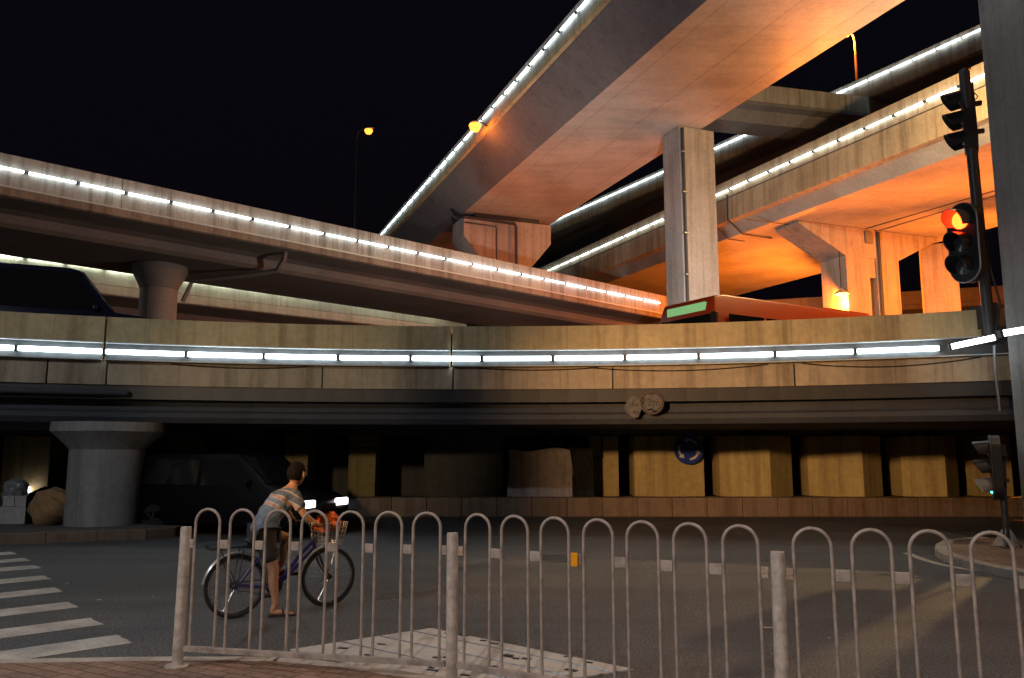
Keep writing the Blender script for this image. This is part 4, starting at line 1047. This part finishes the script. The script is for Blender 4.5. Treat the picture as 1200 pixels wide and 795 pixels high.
# bus on the ring deck at the right
c0 = PY(836, 341, 24.0); c1 = PY(1046, 371, 28.6)
hb = math.atan2(c0.y-c1.y, c0.x-c1.x); Lb = 11.0; Hb = 3.05
nb = Vector((-math.sin(hb), math.cos(hb), 0))           # left of the heading
fwd = Vector((math.cos(hb), math.sin(hb), 0))
frontmid = Vector((c0.x, c0.y, ZD)) - nb*1.25
root = empty('city_bus', frontmid - fwd*Lb/2, hb, label='orange red city bus with lit display driving over the ring deck at right', cat='bus')
prof = [(-Lb/2, .35), (-Lb/2, 2.8), (-Lb/2+.15, 3.0), (-Lb/2+.5, Hb), (Lb/2-.6, Hb), (Lb/2-.15, 2.98), (Lb/2-.02, 2.5), (Lb/2, 1.2), (Lb/2, .35)]
part('body', loft_body(prof, 1.25, lambda z: 0.0 if z < 2.7 else (z-2.7)*.35), M['busred'], root, bevel=.08, smooth=True)
for s in (-1, 1):
    for k in range(6):
        x0 = -Lb/2 + .5 + k*1.66
        part('side_window', MB().box((x0+.8, s*1.252, 1.85), (1.56, .02, 1.15)), M['glass'], root, bevel=.01)
part('windscreen', MB().box((Lb/2+.005, 0, 1.75), (.03, 2.2, 1.3)), M['glass'], root, bevel=.01)
part('destination_display', MB().box((Lb/2-.08, 0, 2.68), (.16, 1.7, .26)), M['busgreen'], root, bevel=.02)
for s in (-1, 1):
    part('headlight', MB().box((Lb/2+.01, s*.95, .8), (.05, .35, .2)), M['headlight'], root, bevel=.02)
    part('mirror', MB().box((Lb/2+.15, s*1.4, 2.2), (.12, .2, .4)), M['black'], root, bevel=.03)
    for x in (-Lb/2+2.6, Lb/2-2.4): wheel(root, x, s*1.13, .48, .28)
part('interior_light', MB().box((Lb/2-3.2, 1.266, 2.1), (1.5, .008, .09)), M['tubeF'], root)
part('roof_unit', MB().box((-1.5, 0, Hb+.06), (2.4, 1.6, .14)), M['busred'], root, bevel=.03)
part('roof_hatch', MB().box((1.2, .3, Hb+.05), (.25, .3, .18)), M['black'], root)

# ------------------------------------------------------------------ goods on the left island
M['sack'] = paint('tan_sacking', (0.34, 0.20, 0.09), rough=.9, var=.4, scale=20)
M['card'] = paint('pale_carton', (0.40, 0.37, 0.35), rough=.8, var=.3, scale=8)
M['bag'] = paint('pale_plastic_bag', (0.20, 0.20, 0.20), rough=.4, var=.5, scale=18)
def blob(c, r, seed, amp=.12, flat=.0):
    bm = bmesh.new(); bmesh.ops.create_icosphere(bm, subdivisions=4, radius=1.0); rnd = random.Random(seed)
    ph = [rnd.uniform(0, 6.28) for _ in range(6)]
    for v in bm.verts:
        d = v.co.normalized(); k = 1 + amp*(math.sin(d.x*4+ph[0])*math.cos(d.z*5+ph[1]) + .5*math.sin(d.y*9+d.z*7+ph[2]) + .3*math.sin(d.x*15+ph[3]+d.z*11))
        k += amp*.35*math.sin(math.atan2(d.y, d.x)*9 + ph[4] + d.z*3)*max(0, 1-abs(d.z)) + amp*.25*math.sin(d.z*17 + d.x*6 + ph[5])
        v.co = Vector((d.x*r[0], d.y*r[1], max(d.z, -1+flat)*r[2]))*k
        v.co.z = max(v.co.z, -r[2]*(1-flat)); v.co += Vector(c)
    m_ = MB(); bm.verts.index_update(); m_.v = [v.co.copy() for v in bm.verts]; m_.f = [tuple(v.index for v in f.verts) for f in bm.faces]; m_.m = [0]*len(m_.f); bm.free()
    return m_
p = PZ(46, 617, .205); solo('sack', blob((p.x, p.y+.4, .205 + .36), (.43, .36, .42), 11, .09, .1), M['sack'], smooth=True, loc=Vector((p.x, p.y+.4, .205)), label='fat tan sack slumped beside the round ring pier', cat='sack')
p = PZ(2, 616, .205); solo('crate', MB().box((p.x, p.y+.4, .205+.19), (.62, .5, .37), .2), M['card'], bevel=.015, loc=Vector((p.x, p.y+.4, .205)), label='brown crate under the small white cartons at the left edge', cat='crate')
for k, (dx, lab) in enumerate(((.08, 'small white carton on the crate, nearer the pale bag'), (.32, 'small white carton on the crate, nearer the tan sack'))):
    solo('carton', MB().box((p.x+dx-.12, p.y+.3, .205+.375+.12), (.22, .22, .23), .2+k*.15), M['card'], bevel=.01, loc=Vector((p.x+dx-.12, p.y+.3, .58)), label=lab, cat='carton', group='white cartons on the crate')
solo('plastic_bag', blob((p.x-.15, p.y+.62, .205+.375+.30), (.26, .24, .30), 8, .09, .1), M['bag'], smooth=True, loc=Vector((p.x-.15, p.y+.62, .58)), label='crumpled pale plastic bag bundle at the left edge behind the cartons', cat='bag')

# ------------------------------------------------------------------ bicycle (local: +X forward, +Y its left side)
BO = PZ(274, 725, 0); BF = PZ(384, 711, 0); BH = math.atan2(BF.y-BO.y, BF.x-BO.x); WB = (BF-BO).length
M['frameblue'] = paint('violet_blue_frame_paint', (0.045, 0.035, 0.20), rough=.3, var=.2)
M['mud'] = paint('silver_mudguard', (0.50, 0.48, 0.46), rough=.3, metal=.6)
M['saddle'] = paint('black_saddle_vinyl', (0.015, 0.014, 0.014), rough=.5)
M['orangecloth'] = paint('orange_cloth', (0.85, 0.17, 0.02), rough=.8, var=.3)
WR = .335
bike = empty('bicycle', BO, BH, label='violet blue city bicycle with front basket and rear rack, straddled by its rider', cat='bicycle')
def bwheel(x):
    o = empty('wheel', (x, 0, WR)); o.parent = bike
    part('tyre', MB().tube([(( WR-.022)*math.cos(2*math.pi*k/40), 0, (WR-.022)*math.sin(2*math.pi*k/40)) for k in range(40)], .021, 10, closed=True), M['rubber'], o, smooth=True)
    part('rim', MB().tube([((WR-.048)*math.cos(2*math.pi*k/40), 0, (WR-.048)*math.sin(2*math.pi*k/40)) for k in range(40)], .011, 8, closed=True), M['chrome'], o, smooth=True)
    m_ = MB()
    for k in range(28):
        a_ = 2*math.pi*k/28; s = .022 if k % 2 else -.022; off = .25 if (k//2) % 2 else -.25
        m_.tube([(.018*math.cos(a_+off*4), s, .018*math.sin(a_+off*4)), ((WR-.05)*math.cos(a_), 0, (WR-.05)*math.sin(a_))], .0014, 4, cap=False)
    part('spokes', m_, M['chrome'], o, kind='stuff')
    part('hub', MB().lathe([(.012, -.06), (.012, -.035), (.03, -.03), (.018, -.02), (.018, .02), (.03, .03), (.012, .035), (.012, .06)], (0,0,0), 16, 'Y'), M['darkmetal'], o, smooth=True)
    return o
rw = bwheel(0); fw = bwheel(WB)
part('sprocket', MB().lathe([(.045, -.05), (.045, -.042)], (0,0,0), 20, 'Y'), M['darkmetal'], rw)
BB = Vector((.455, 0, .285)); ST = Vector((.30, 0, .70)); HT = Vector((.86, 0, .80)); HB = Vector((.90, 0, .66))
m_ = MB(); m_.tube([BB, ST], .017, 10); m_.tube([HT + Vector((.015, 0, -.05)), Vector((.70, 0, .58)), BB + Vector((.02, 0, .04))], .021, 10)
m_.tube([HB + Vector((-.01, 0, .02)), Vector((.62, 0, .42)), BB], .018, 10); m_.tube([HT, HB], .022, 10)
for s in (-1, 1):
    m_.tube([BB + Vector((-.03, s*.03, 0)), Vector((0, s*.062, WR))], .010, 8); m_.tube([ST + Vector((0, s*.015, -.04)), Vector((0, s*.062, WR))], .009, 8)
part('frame', m_, M['frameblue'], bike, smooth=True)
m_ = MB()
for s in (-1, 1): m_.tube([HB + Vector((.02, s*.055, -.04)), Vector((.97, s*.058, .5)), Vector((WB, s*.058, WR))], [.016, .014, .010], 8)
m_.tube([HB + Vector((.02, -.06, -.04)), HB + Vector((.02, .06, -.04))], .018, 8)
part('fork', m_, M['darkmetal'], bike, smooth=True)
m_ = MB(); m_.tube([HT, Vector((.835, 0, .93))], .013, 8); bar = [(.70, -.29, .955), (.78, -.27, .965), (.85, -.19, .96), (.855, -.07, .935), (.84, 0, .93), (.855, .07, .935), (.85, .19, .96), (.78, .27, .965), (.70, .29, .955)]
m_.tube(bar, .0115, 8); part('handlebar', m_, M['chrome'], bike, smooth=True)
for s in (-1, 1): part('grip', MB().tube([(.685, s*.293, .953), (.79, s*.266, .966)], .017, 10), M['rubber'], bike, smooth=True)
m_ = MB(); m_.tube([ST, Vector((.27, 0, .79))], .013, 8); part('seat_post', m_, M['chrome'], bike)
m_ = MB(); prof = [(.10, .085, .0), (.14, .105, .03), (.22, .095, .035), (.30, .045, .025), (.40, .022, .015), (.42, .012, .0)]
for i, (x, w2, h2) in enumerate(prof):
    m_.v += [Vector((x, -w2, .79)), Vector((x, -w2*.8, .80+h2)), Vector((x, 0, .805+h2)), Vector((x, w2*.8, .80+h2)), Vector((x, w2, .79)), Vector((x, 0, .775))]
for i in range(5):
    for j in range(6): m_.f.append((6*i+j, 6*i+(j+1) % 6, 6*(i+1)+(j+1) % 6, 6*(i+1)+j)); m_.m.append(0)
m_.f += [(0,1,2,3,4,5), tuple(range(30, 36))]; m_.m += [0, 0]
part('saddle', m_, M['saddle'], bike, smooth=True)
def guard(x, a0, a1):
    m_ = MB(); n = 20; vs = []
    for k in range(n+1):
        a_ = R(a0 + (a1-a0)*k/n)
        for y, r_ in ((-.03, WR+.012), (-.016, WR+.024), (.016, WR+.024), (.03, WR+.012)): vs.append((x + r_*math.cos(a_), y, WR + r_*math.sin(a_)))
    fs = [(4*k+j, 4*k+j+1, 4*k+5+j, 4*k+4+j) for k in range(n) for j in range(3)]
    m_.add(vs, fs); part('mudguard', m_, M['mud'], bike, smooth=True)
guard(0, 10, 172); guard(WB, 75, 190)
m_ = MB()
for y in (-.06, -.02, .02, .06): m_.tube([(-.30, y, .735), (.24, y, .745)], .006, 6)
for x in (-.3, -.12, .06, .2): m_.tube([(x, -.065, .735), (x, .065, .735)], .006, 6)
for s in (-1, 1): m_.tube([(-.2, s*.065, .735), (0, s*.07, WR)], .006, 6); m_.tube([(0.05, s*.065, .738), (0, s*.07, WR)], .006, 6)
m_.tube([(-.3, -.06, .735), (-.33, -.05, .78), (-.33, .05, .78), (-.3, .06, .735)], .006, 6)
part('rack', m_, M['darkmetal'], bike)
part('reflector', MB().box((-.345, 0, .70), (.02, .06, .04)), M['redrefl'] if 'redrefl' in M else M['taillight'], bike, bevel=.005) if False else None
m_ = MB(); m_.lathe([(.095, -.052), (.095, -.046), (.02, -.044)], BB, 28, 'Y'); part('chainring', m_, M['darkmetal'], bike)
m_ = MB(); m_.tube([(BB.x-.0, -.05, BB.z+.095), (.02, -.05, WR+.045), (-.04, -.05, WR), (.02, -.05, WR-.045), (BB.x, -.05, BB.z-.095), (BB.x+.09, -.05, BB.z)], .006, 6, closed=True); part('chain', m_, M['darkmetal'], bike)
ca = R(205); cv = Vector((math.cos(ca), 0, math.sin(ca)))
for s, d in ((-1, 1), (1, -1)):
    e = BB + cv*.165*d + Vector((0, s*.085, 0))
    part('crank', MB().tube([BB + Vector((0, s*.06, 0)), e], .010, 8), M['chrome'], bike, smooth=True)
    part('pedal', MB().box(e + Vector((0, s*.05, 0)), (.09, .085, .025)), M['rubber'], bike, bevel=.005)
PEDL = BB - cv*.165 + Vector((0, .135, .015))
# basket: real wires
m_ = MB(); bx0, bx1, bw0, bw1, z0, z1 = .93, 1.17, .12, .165, .70, .95
def brect(t, ex=0): 
    a_ = bw0 + (bw1-bw0)*t; x0 = bx0 - .02*t; x1 = bx1 + .05*t; z = z0 + (z1-z0)*t
    return [Vector((x0, -a_, z)), Vector((x1, -a_, z)), Vector((x1, a_, z)), Vector((x0, a_, z))]
for t in (0, .2, .4, .6, .8, 1.0): m_.tube(brect(t), .006 if t == 1 else .0032, 6, closed=True)
for e in range(4):
    for k in range(7):
        a_, b_ = brect(0), brect(1); p = a_[e].lerp(a_[(e+1) % 4], k/7); q = b_[e].lerp(b_[(e+1) % 4], k/7); m_.tube([p, q], .003, 4, cap=False)
for k in range(1, 8):
    a_ = brect(0); m_.tube([a_[0].lerp(a_[1], k/8), a_[3].lerp(a_[2], k/8)], .003, 4)
part('basket', m_, M['mud'], bike)
part('headset', MB().lathe([(.02, -.04), (.026, 0), (.02, .03)], HT, 14), M['chrome'], bike, smooth=True)
p = bike.matrix_basis
bikeM = Matrix.Translation(BO) @ Matrix.Rotation(BH, 4, 'Z')
m_ = blob((0,0,0), (.15, .13, .12), 12, .16, .2); o = solo('orange_bag', m_, M['orangecloth'], smooth=True, label='crumpled orange bag poking out of the bicycle basket', cat='bag')
o.location = bikeM @ Vector((1.05, .0, .935)); o.rotation_euler = (0, 0, BH)

# ------------------------------------------------------------------ the cyclist (same local axes as the bicycle)
def skin(nodes, edges, sub=2, root=0):
    me = bpy.data.meshes.new('t'); me.from_pydata([n[0] for n in nodes], edges, []); ob = bpy.data.objects.new('t', me); col.objects.link(ob)
    ob.modifiers.new('s', 'SKIN'); ob.modifiers['s'].use_smooth_shade = True
    for i, n in enumerate(nodes):
        r_ = n[1]; me.skin_vertices[0].data[i].radius = r_ if isinstance(r_, tuple) else (r_, r_)
    me.skin_vertices[0].data[root].use_root = True
    sd = ob.modifiers.new('d', 'SUBSURF'); sd.levels = sub; sd.render_levels = sub
    dg = bpy.context.evaluated_depsgraph_get(); m2 = bpy.data.meshes.new_from_object(ob.evaluated_get(dg))
    bpy.data.objects.remove(ob); return m2
def chain(pts, nodes, edges, at=None):
    prev = at
    for p, r_ in pts:
        nodes.append((Vector(p), r_)); i = len(nodes)-1
        if prev is not None: edges.append((prev, i))
        prev = i
    return prev
def fuse(meshes, voxel, mat, name, smooth_it=4):
    bm = bmesh.new()
    for m2 in meshes: bm.from_mesh(m2)
    me = bpy.data.meshes.new(name); bm.to_mesh(me); bm.free()
    ob = bpy.data.objects.new('t', me); col.objects.link(ob)
    rm = ob.modifiers.new('r', 'REMESH'); rm.mode = 'VOXEL'; rm.voxel_size = voxel; rm.use_smooth_shade = True
    sm_ = ob.modifiers.new('s', 'SMOOTH'); sm_.iterations = smooth_it; sm_.factor = .5
    dg = bpy.context.evaluated_depsgraph_get(); m2 = bpy.data.meshes.new_from_object(ob.evaluated_get(dg))
    bpy.data.objects.remove(ob); m2.name = name; m2.materials.clear(); m2.materials.append(mat); return m2
V = Vector
PEL = V((.24, -.02, .86)); CH = V((.455, -.01, 1.16)); NK = V((.585, 0, 1.325)); HD_C = V((.645, .005, 1.507))
SHR, SHL = V((.555, -.185, 1.275)), V((.565, .175, 1.275))
ELR, ELL = V((.635, -.275, 1.06)), V((.655, .255, 1.07))
WRR, WRL = V((.735, -.285, .985)), V((.735, .285, .985))
HPR, HPL = V((.26, -.10, .84)), V((.28, .08, .85))
KNR, KNL = V((.36, -.165, .475)), V((.62, .12, .80))
ANR, ANL = V((.375, -.19, .095)), V((PEDL.x-.05, PEDL.y, PEDL.z+.10))
FTR, FTL = V((.40, -.19, 0)), PEDL
M['skin'] = paint('tanned_skin', (0.40, 0.20, 0.11), rough=.5, var=.15, scale=30)
M['hair'] = paint('black_hair', (0.006, 0.005, 0.0045), rough=.8, var=.5, scale=90, spec=.1)
M['shorts'] = paint('dark_checked_shorts', (0.045, 0.036, 0.034), rough=.9, var=.5, scale=26)
M['sandal'] = paint('brown_sandal', (0.022, 0.014, 0.011), rough=.7)
def shirt():
    m, nt, b = newmat('striped_polo_cloth'); v = coords(nt)
    ax = (NK-PEL).normalized()
    dp = N(nt, 'ShaderNodeVectorMath', operation='DOT_PRODUCT'); nt.links.new(v, dp.inputs[0]); dp.inputs[1].default_value = ax
    sb = N(nt, 'ShaderNodeMath', operation='MULTIPLY_ADD'); nt.links.new(dp.outputs['Value'], sb.inputs[0]); sb.inputs[1].default_value = 1/.62; sb.inputs[2].default_value = -(ax.dot(PEL) - .06)/.62
    bl, pk, wh, gy = (.17, .25, .34), (.40, .29, .26), (.46, .46, .47), (.095, .135, .18)
    c = ramp(nt, sb.outputs[0], [(0, bl), (.20, wh), (.215, pk), (.265, wh), (.28, bl), (.36, wh), (.375, pk), (.43, wh), (.445, gy), (.55, pk), (.575, gy), (.70, wh), (.715, pk), (.775, wh), (.79, pk), (.80, bl)], 'CONSTANT')
    n = N(nt, 'ShaderNodeTexNoise', Scale=18.0, Detail=4.0); nt.links.new(v, n.inputs['Vector'])
    c = mul(nt, c, ramp(nt, n.outputs['Fac'], [(.3, g(.75)), (.6, g(1.0))]))
    nt.links.new(c, b.inputs['Base Color']); b.inputs['Roughness'].default_value = .9
    n5 = N(nt, 'ShaderNodeTexNoise', Scale=9.0, Detail=3.0); nt.links.new(v, n5.inputs['Vector']); bump(nt, b, n5.outputs['Fac'], .9, .05)
    return m
M['shirt'] = shirt()
# body: torso, limbs, hands and head grown as one skin and fused
nodes, edges = [], []
t0 = chain([(PEL, (.135, .12)), (PEL.lerp(CH, .5), (.125, .105)), (CH, (.15, .115)), (NK - V((.03, 0, .04)), (.11, .09)), (NK + V((.01, 0, .03)), .058), (NK + V((.035, 0, .10)), .055)], nodes, edges)
def limb(pts, at): return chain(pts, nodes, edges, at)
for SH, EL, WRs in ((SHR, ELR, WRR), (SHL, ELL, WRL)):
    limb([(SH, .062), (SH.lerp(EL, .5), .050), (EL, .042), (EL.lerp(WRs, .35), .043), (WRs, .028)], 3)
for HP, KN, AN in ((HPR, KNR, ANR), (HPL, KNL, ANL)):
    limb([(HP, .095), (HP.lerp(KN, .45), .082), (KN, .058), (KN.lerp(AN, .3) + V((-.02, 0, 0)), .060), (KN.lerp(AN, .7), .042), (AN, .036)], 0)
body_parts = [skin(nodes, edges, 2)]
for AN, FT, ya in ((ANR, FTR, -.25), (ANL, FTL, 0.0)):
    nodes, edges = [], []; z = FT.z + .042
    d = V((math.cos(ya), math.sin(ya), 0))
    base = V((AN.x, AN.y, z))
    chain([(AN + V((0, 0, .05)), .034), (base - d*.04 + V((0,0,.005)), .036), (base + d*.06 + V((0,0,.004)), (.042, .032)), (base + d*.14 - V((0,0,.010)), (.046, .022)), (base + d*.185 - V((0,0,.016)), (.036, .015))], nodes, edges)
    body_parts.append(skin(nodes, edges, 2))
    s_ = V((-d.y, d.x, 0))
    for k in range(5):
        nodes, edges = [], []; q = base + d*(.175 - abs(k-1.2)*.008) + s_*(.03 - k*.0165)*(1 if FT is FTR else -1) - V((0,0,.018))
        chain([(q, .011), (q + d*.035, .010)], nodes, edges); body_parts.append(skin(nodes, edges, 1))
# hands closed round the grips: palm, four bent fingers and a thumb
for WRs, s in ((WRR, -1), (WRL, 1)):
    gp = V((.70, s*.290, .954)); gd = V((.105, -s*.027, .013)).normalized()     # along the grip, forward
    outw = V((0, s, 0)); 
    nodes, edges = [], []
    kn = gp + V((.03, s*.012, .042))
    chain([(WRs, (.028, .022)), (WRs.lerp(kn, .5) + V((0,0,.012)), (.036, .020)), (kn, (.040, .017))], nodes, edges); body_parts.append(skin(nodes, edges, 2))
    for k in range(4):
        u = -.020 + k*.0215; ln = (.8, .95, 1.0, .9)[k]
        a0 = gp + gd*(u + .03)
        f = [(a0 + V((-.002, s*.004, .036)), .0105), (a0 + V((0, s*.032*ln, .026)), .0100), (a0 + V((0, s*.037*ln, -.004)), .0095), (a0 + V((0, s*.014, -.026*ln)), .009), (a0 + V((0, -s*.006, -.026)), .008)]
        nodes, edges = [], []; chain(f, nodes, edges); body_parts.append(skin(nodes, edges, 1))
    nodes, edges = [], []
    chain([(WRs.lerp(kn, .55) + V((0, -s*.02, .004)), .014), (gp + gd*.05 + V((0, -s*.034, .016)), .012), (gp + gd*.075 + V((0, -s*.030, -.008)), .0105), (gp + gd*.085 + V((0, -s*.012, -.024)), .009)], nodes, edges); body_parts.append(skin(nodes, edges, 1))
# head, face turned ahead and a little to the far side
def head_mesh(grow=0.0, hair=False):
    bm = bmesh.new(); bmesh.ops.create_icosphere(bm, subdivisions=5, radius=1.0)
    for v in bm.verts:
        d = v.co.normalized(); x, y, z = d
        p = V((x*.098, y*.077, z*.118))
        if z < 0: p.x += .012*(-z); p.y *= 1 - .20*(-z)**1.3                  # jaw
        if x < -.2 and z > -.3: p.x *= 1.06
        f = max(0, x)
        if f > .5:
            p.x += .024*math.exp(-((y/.16)**2))*math.exp(-(((z+.18)/.20)**2))          # nose
            p.x += .007*math.exp(-(((abs(y)-.0)/.28)**2))*math.exp(-(((z+.52)/.07)**2)) + .006*math.exp(-((y/.26)**2))*math.exp(-(((z+.66)/.07)**2))
            for s in (-1, 1): p.x -= .011*math.exp(-(((y-s*.36)/.17)**2))*math.exp(-(((z-.06)/.12)**2))
            p.x += .006*math.exp(-(((z-.22)/.08)**2))
            p.x += .006*math.exp(-((y/.3)**2))*math.exp(-(((z+.88)/.12)**2))
        if hair: p = p + d*grow*(1 + .35*math.sin(x*23+z*31)*math.sin(y*27+z*9) + random.uniform(-.35, .55))
        v.co = p
    if hair:
        dl = [v for v in bm.verts if not ((v.co.z > .030 and v.co.x < .075 + v.co.z*.2) or (v.co.x < -.018 and v.co.z > -.07) or v.co.z > .085)]
        bmesh.ops.delete(bm, geom=dl, context='VERTS')
    bmesh.ops.rotate(bm, verts=bm.verts, matrix=Matrix.Rotation(R(32), 3, 'Z') @ Matrix.Rotation(R(8), 3, 'Y'))
    for v in bm.verts: v.co = v.co*1.14 + HD_C
    m2 = bpy.data.meshes.new('h'); bm.to_mesh(m2); bm.free(); return m2
HRm = Matrix.Rotation(R(32), 3, 'Z') @ Matrix.Rotation(R(8), 3, 'Y')
body_parts.append(head_mesh())
for s in (-1, 1):
    m_ = MB(); m_.tube([HD_C + 1.14*HRm @ V((.008 + .018*math.cos(a_), s*(.078 + .010*(math.cos(a_) < 0)), -.008 + .03*math.sin(a_))) for a_ in [2*math.pi*k/12 for k in range(12)]], .0075, 6, closed=True)
    m_.box(HD_C + 1.14*HRm @ V((.006, s*.076, -.008)), (.024, .008, .045)); body_parts.append(m_.mesh('ear', M['skin']))
PO = bikeM @ V((ANR.x, ANR.y, 0))
man = empty('person', PO, BH, label='man in striped polo, dark shorts and sandals straddling the bicycle, looking ahead', cat='person')
loff = V((ANR.x, ANR.y, 0))
def mpart(name, me, **k):
    me.transform(Matrix.Translation(-loff)); return link(name, me, man, **k)
bodym = fuse(body_parts, .0065, M['skin'], 'body', 2); mpart('body', bodym)
hm_ = head_mesh(.007, True); hm_.materials.append(M['hair'])
for pl in hm_.polygons: pl.use_smooth = True
o = mpart('hair', hm_); so = o.modifiers.new('thick', 'SOLIDIFY'); so.thickness = .012; so.offset = -1
m_ = MB()
for s in (-1, 1):
    c = HD_C + 1.14*HRm @ V((.082, s*.029, .006)); m_.lathe([(.001, -.011), (.009, -.007), (.012, 0), (.009, .007), (.001, .011)], c, 10, 'X')
M['eye'] = paint('eye_white', (.5, .48, .45), rough=.2)
for s in (-1, 1):
    c = HD_C + 1.14*HRm @ V((.083, s*.030, .006)); m_ = MB(); m_.lathe([(.001, -.011), (.009, -.007), (.012, 0), (.009, .007), (.001, .011)], c, 10, 'X'); me = m_.mesh('eye', M['eye'], smooth=True); mpart('eye', me)
# polo shirt
nodes, edges = [], []
SP = PEL + V((-.005, 0, -.035))
chain([(SP, (.170, .165)), (PEL.lerp(CH, .22), (.165, .155)), (PEL.lerp(CH, .6) + V((-.035,0,.02)), (.158, .138)), (CH + V((-.03,0,.02)), (.18, .135)), (NK - V((.04, 0, .05)), (.130, .098)), (NK + V((.0, 0, .012)), .072)], nodes, edges)
for SH, EL in ((SHR, ELR), (SHL, ELL)):
    chain([(SH, .080), (SH.lerp(EL, .45), .074), (SH.lerp(EL, .75), .072)], nodes, edges, 4)
shm = fuse([skin(nodes, edges, 2)], .009, M['shirt'], 'polo_shirt', 4)
bm = bmesh.new(); bm.from_mesh(shm)          # cut the hem flat
bmesh.ops.bisect_plane(bm, geom=bm.verts[:]+bm.edges[:]+bm.faces[:], plane_co=PEL + V((0, 0, -.075)), plane_no=V((.35, 0, 1)).normalized(), clear_inner=True)
for SH, EL in ((SHR, ELR), (SHL, ELL)):
    d = (EL-SH).normalized()
    geo = [v for v in bm.verts if (v.co-SH).dot(d) > .13 and (v.co - (SH + d*(v.co-SH).dot(d))).length < .12 and v.co.z < SH.z - .08 and abs(v.co.y) > .17]
    fs = list({f for v in geo for f in v.link_faces}); es = list({e for f in fs for e in f.edges}); vs_ = list({v for f in fs for v in f.verts})
    if fs: bmesh.ops.bisect_plane(bm, geom=vs_+es+fs, plane_co=SH + d*.215, plane_no=d, clear_outer=True)
for f in bm.faces: f.smooth = True
for v in bm.verts:
    q = v.co; k = .006*math.sin(q.z*38 + q.x*22) * math.sin(q.y*17 + q.z*9); v.co = q + v.normal*k
bm.to_mesh(shm); bm.free(); mpart('polo_shirt', shm)
# shorts
nodes, edges = [], []
chain([(PEL + V((0, 0, .02)), (.150, .145))], nodes, edges)
for HP, KN, e in ((HPR, KNR, .80), (HPL, KNL, .72)):
    chain([(HP, .118), (HP.lerp(KN, .4), .112), (HP.lerp(KN, e), .102)], nodes, edges, 0)
sh2 = fuse([skin(nodes, edges, 2)], .009, M['shorts'], 'shorts', 4)
bm = bmesh.new(); bm.from_mesh(sh2)
for HP, KN, e in ((HPR, KNR, .78), (HPL, KNL, .70)):
    d = (KN-HP).normalized(); c = HP.lerp(KN, e)
    vs_ = [v for v in bm.verts if (v.co - c).length < .25 and (v.co-HP).dot(d) > .12 and (v.co - (HP + d*(v.co-HP).dot(d))).length < .15 and ((v.co.y < -.02) == (HP is HPR))]
    fs = list({f for v in vs_ for f in v.link_faces}); es = list({e2 for f in fs for e2 in f.edges}); vv = list({v for f in fs for v in f.verts})
    if fs: bmesh.ops.bisect_plane(bm, geom=vv+es+fs, plane_co=c, plane_no=d, clear_outer=True)
for f in bm.faces: f.smooth = True
bm.to_mesh(sh2); bm.free(); mpart('shorts', sh2)
for AN, FT, ya in ((ANR, FTR, -.25), (ANL, FTL, 0.0)):
    d = V((math.cos(ya), math.sin(ya), 0)); s_ = V((-d.y, d.x, 0)); base = V((AN.x, AN.y, FT.z))
    m_ = MB(); pl2 = []
    for u, w2 in ((-.075, .03), (-.05, .042), (.05, .044), (.13, .052), (.19, .046), (.215, .025)): pl2.append(base + d*u + s_*w2)
    for u, w2 in ((.215, .025), (.19, .046), (.13, .052), (.05, .044), (-.05, .042), (-.075, .03)): pl2.append(base + d*u - s_*w2)
    m_.extr([p + V((0,0,.001)) for p in pl2], (0, 0, .020))
    for u in (.07, .12): m_.tube([base + d*u + s_*.05 + V((0,0,.02)), base + d*(u+.01) + s_*.034 + V((0,0,.066)), base + d*(u+.01) + V((0,0,.078)), base + d*(u+.01) - s_*.034 + V((0,0,.066)), base + d*u - s_*.05 + V((0,0,.02))], .010, 6)
    me = m_.mesh('sandal', M['sandal']); mpart('sandal', me)
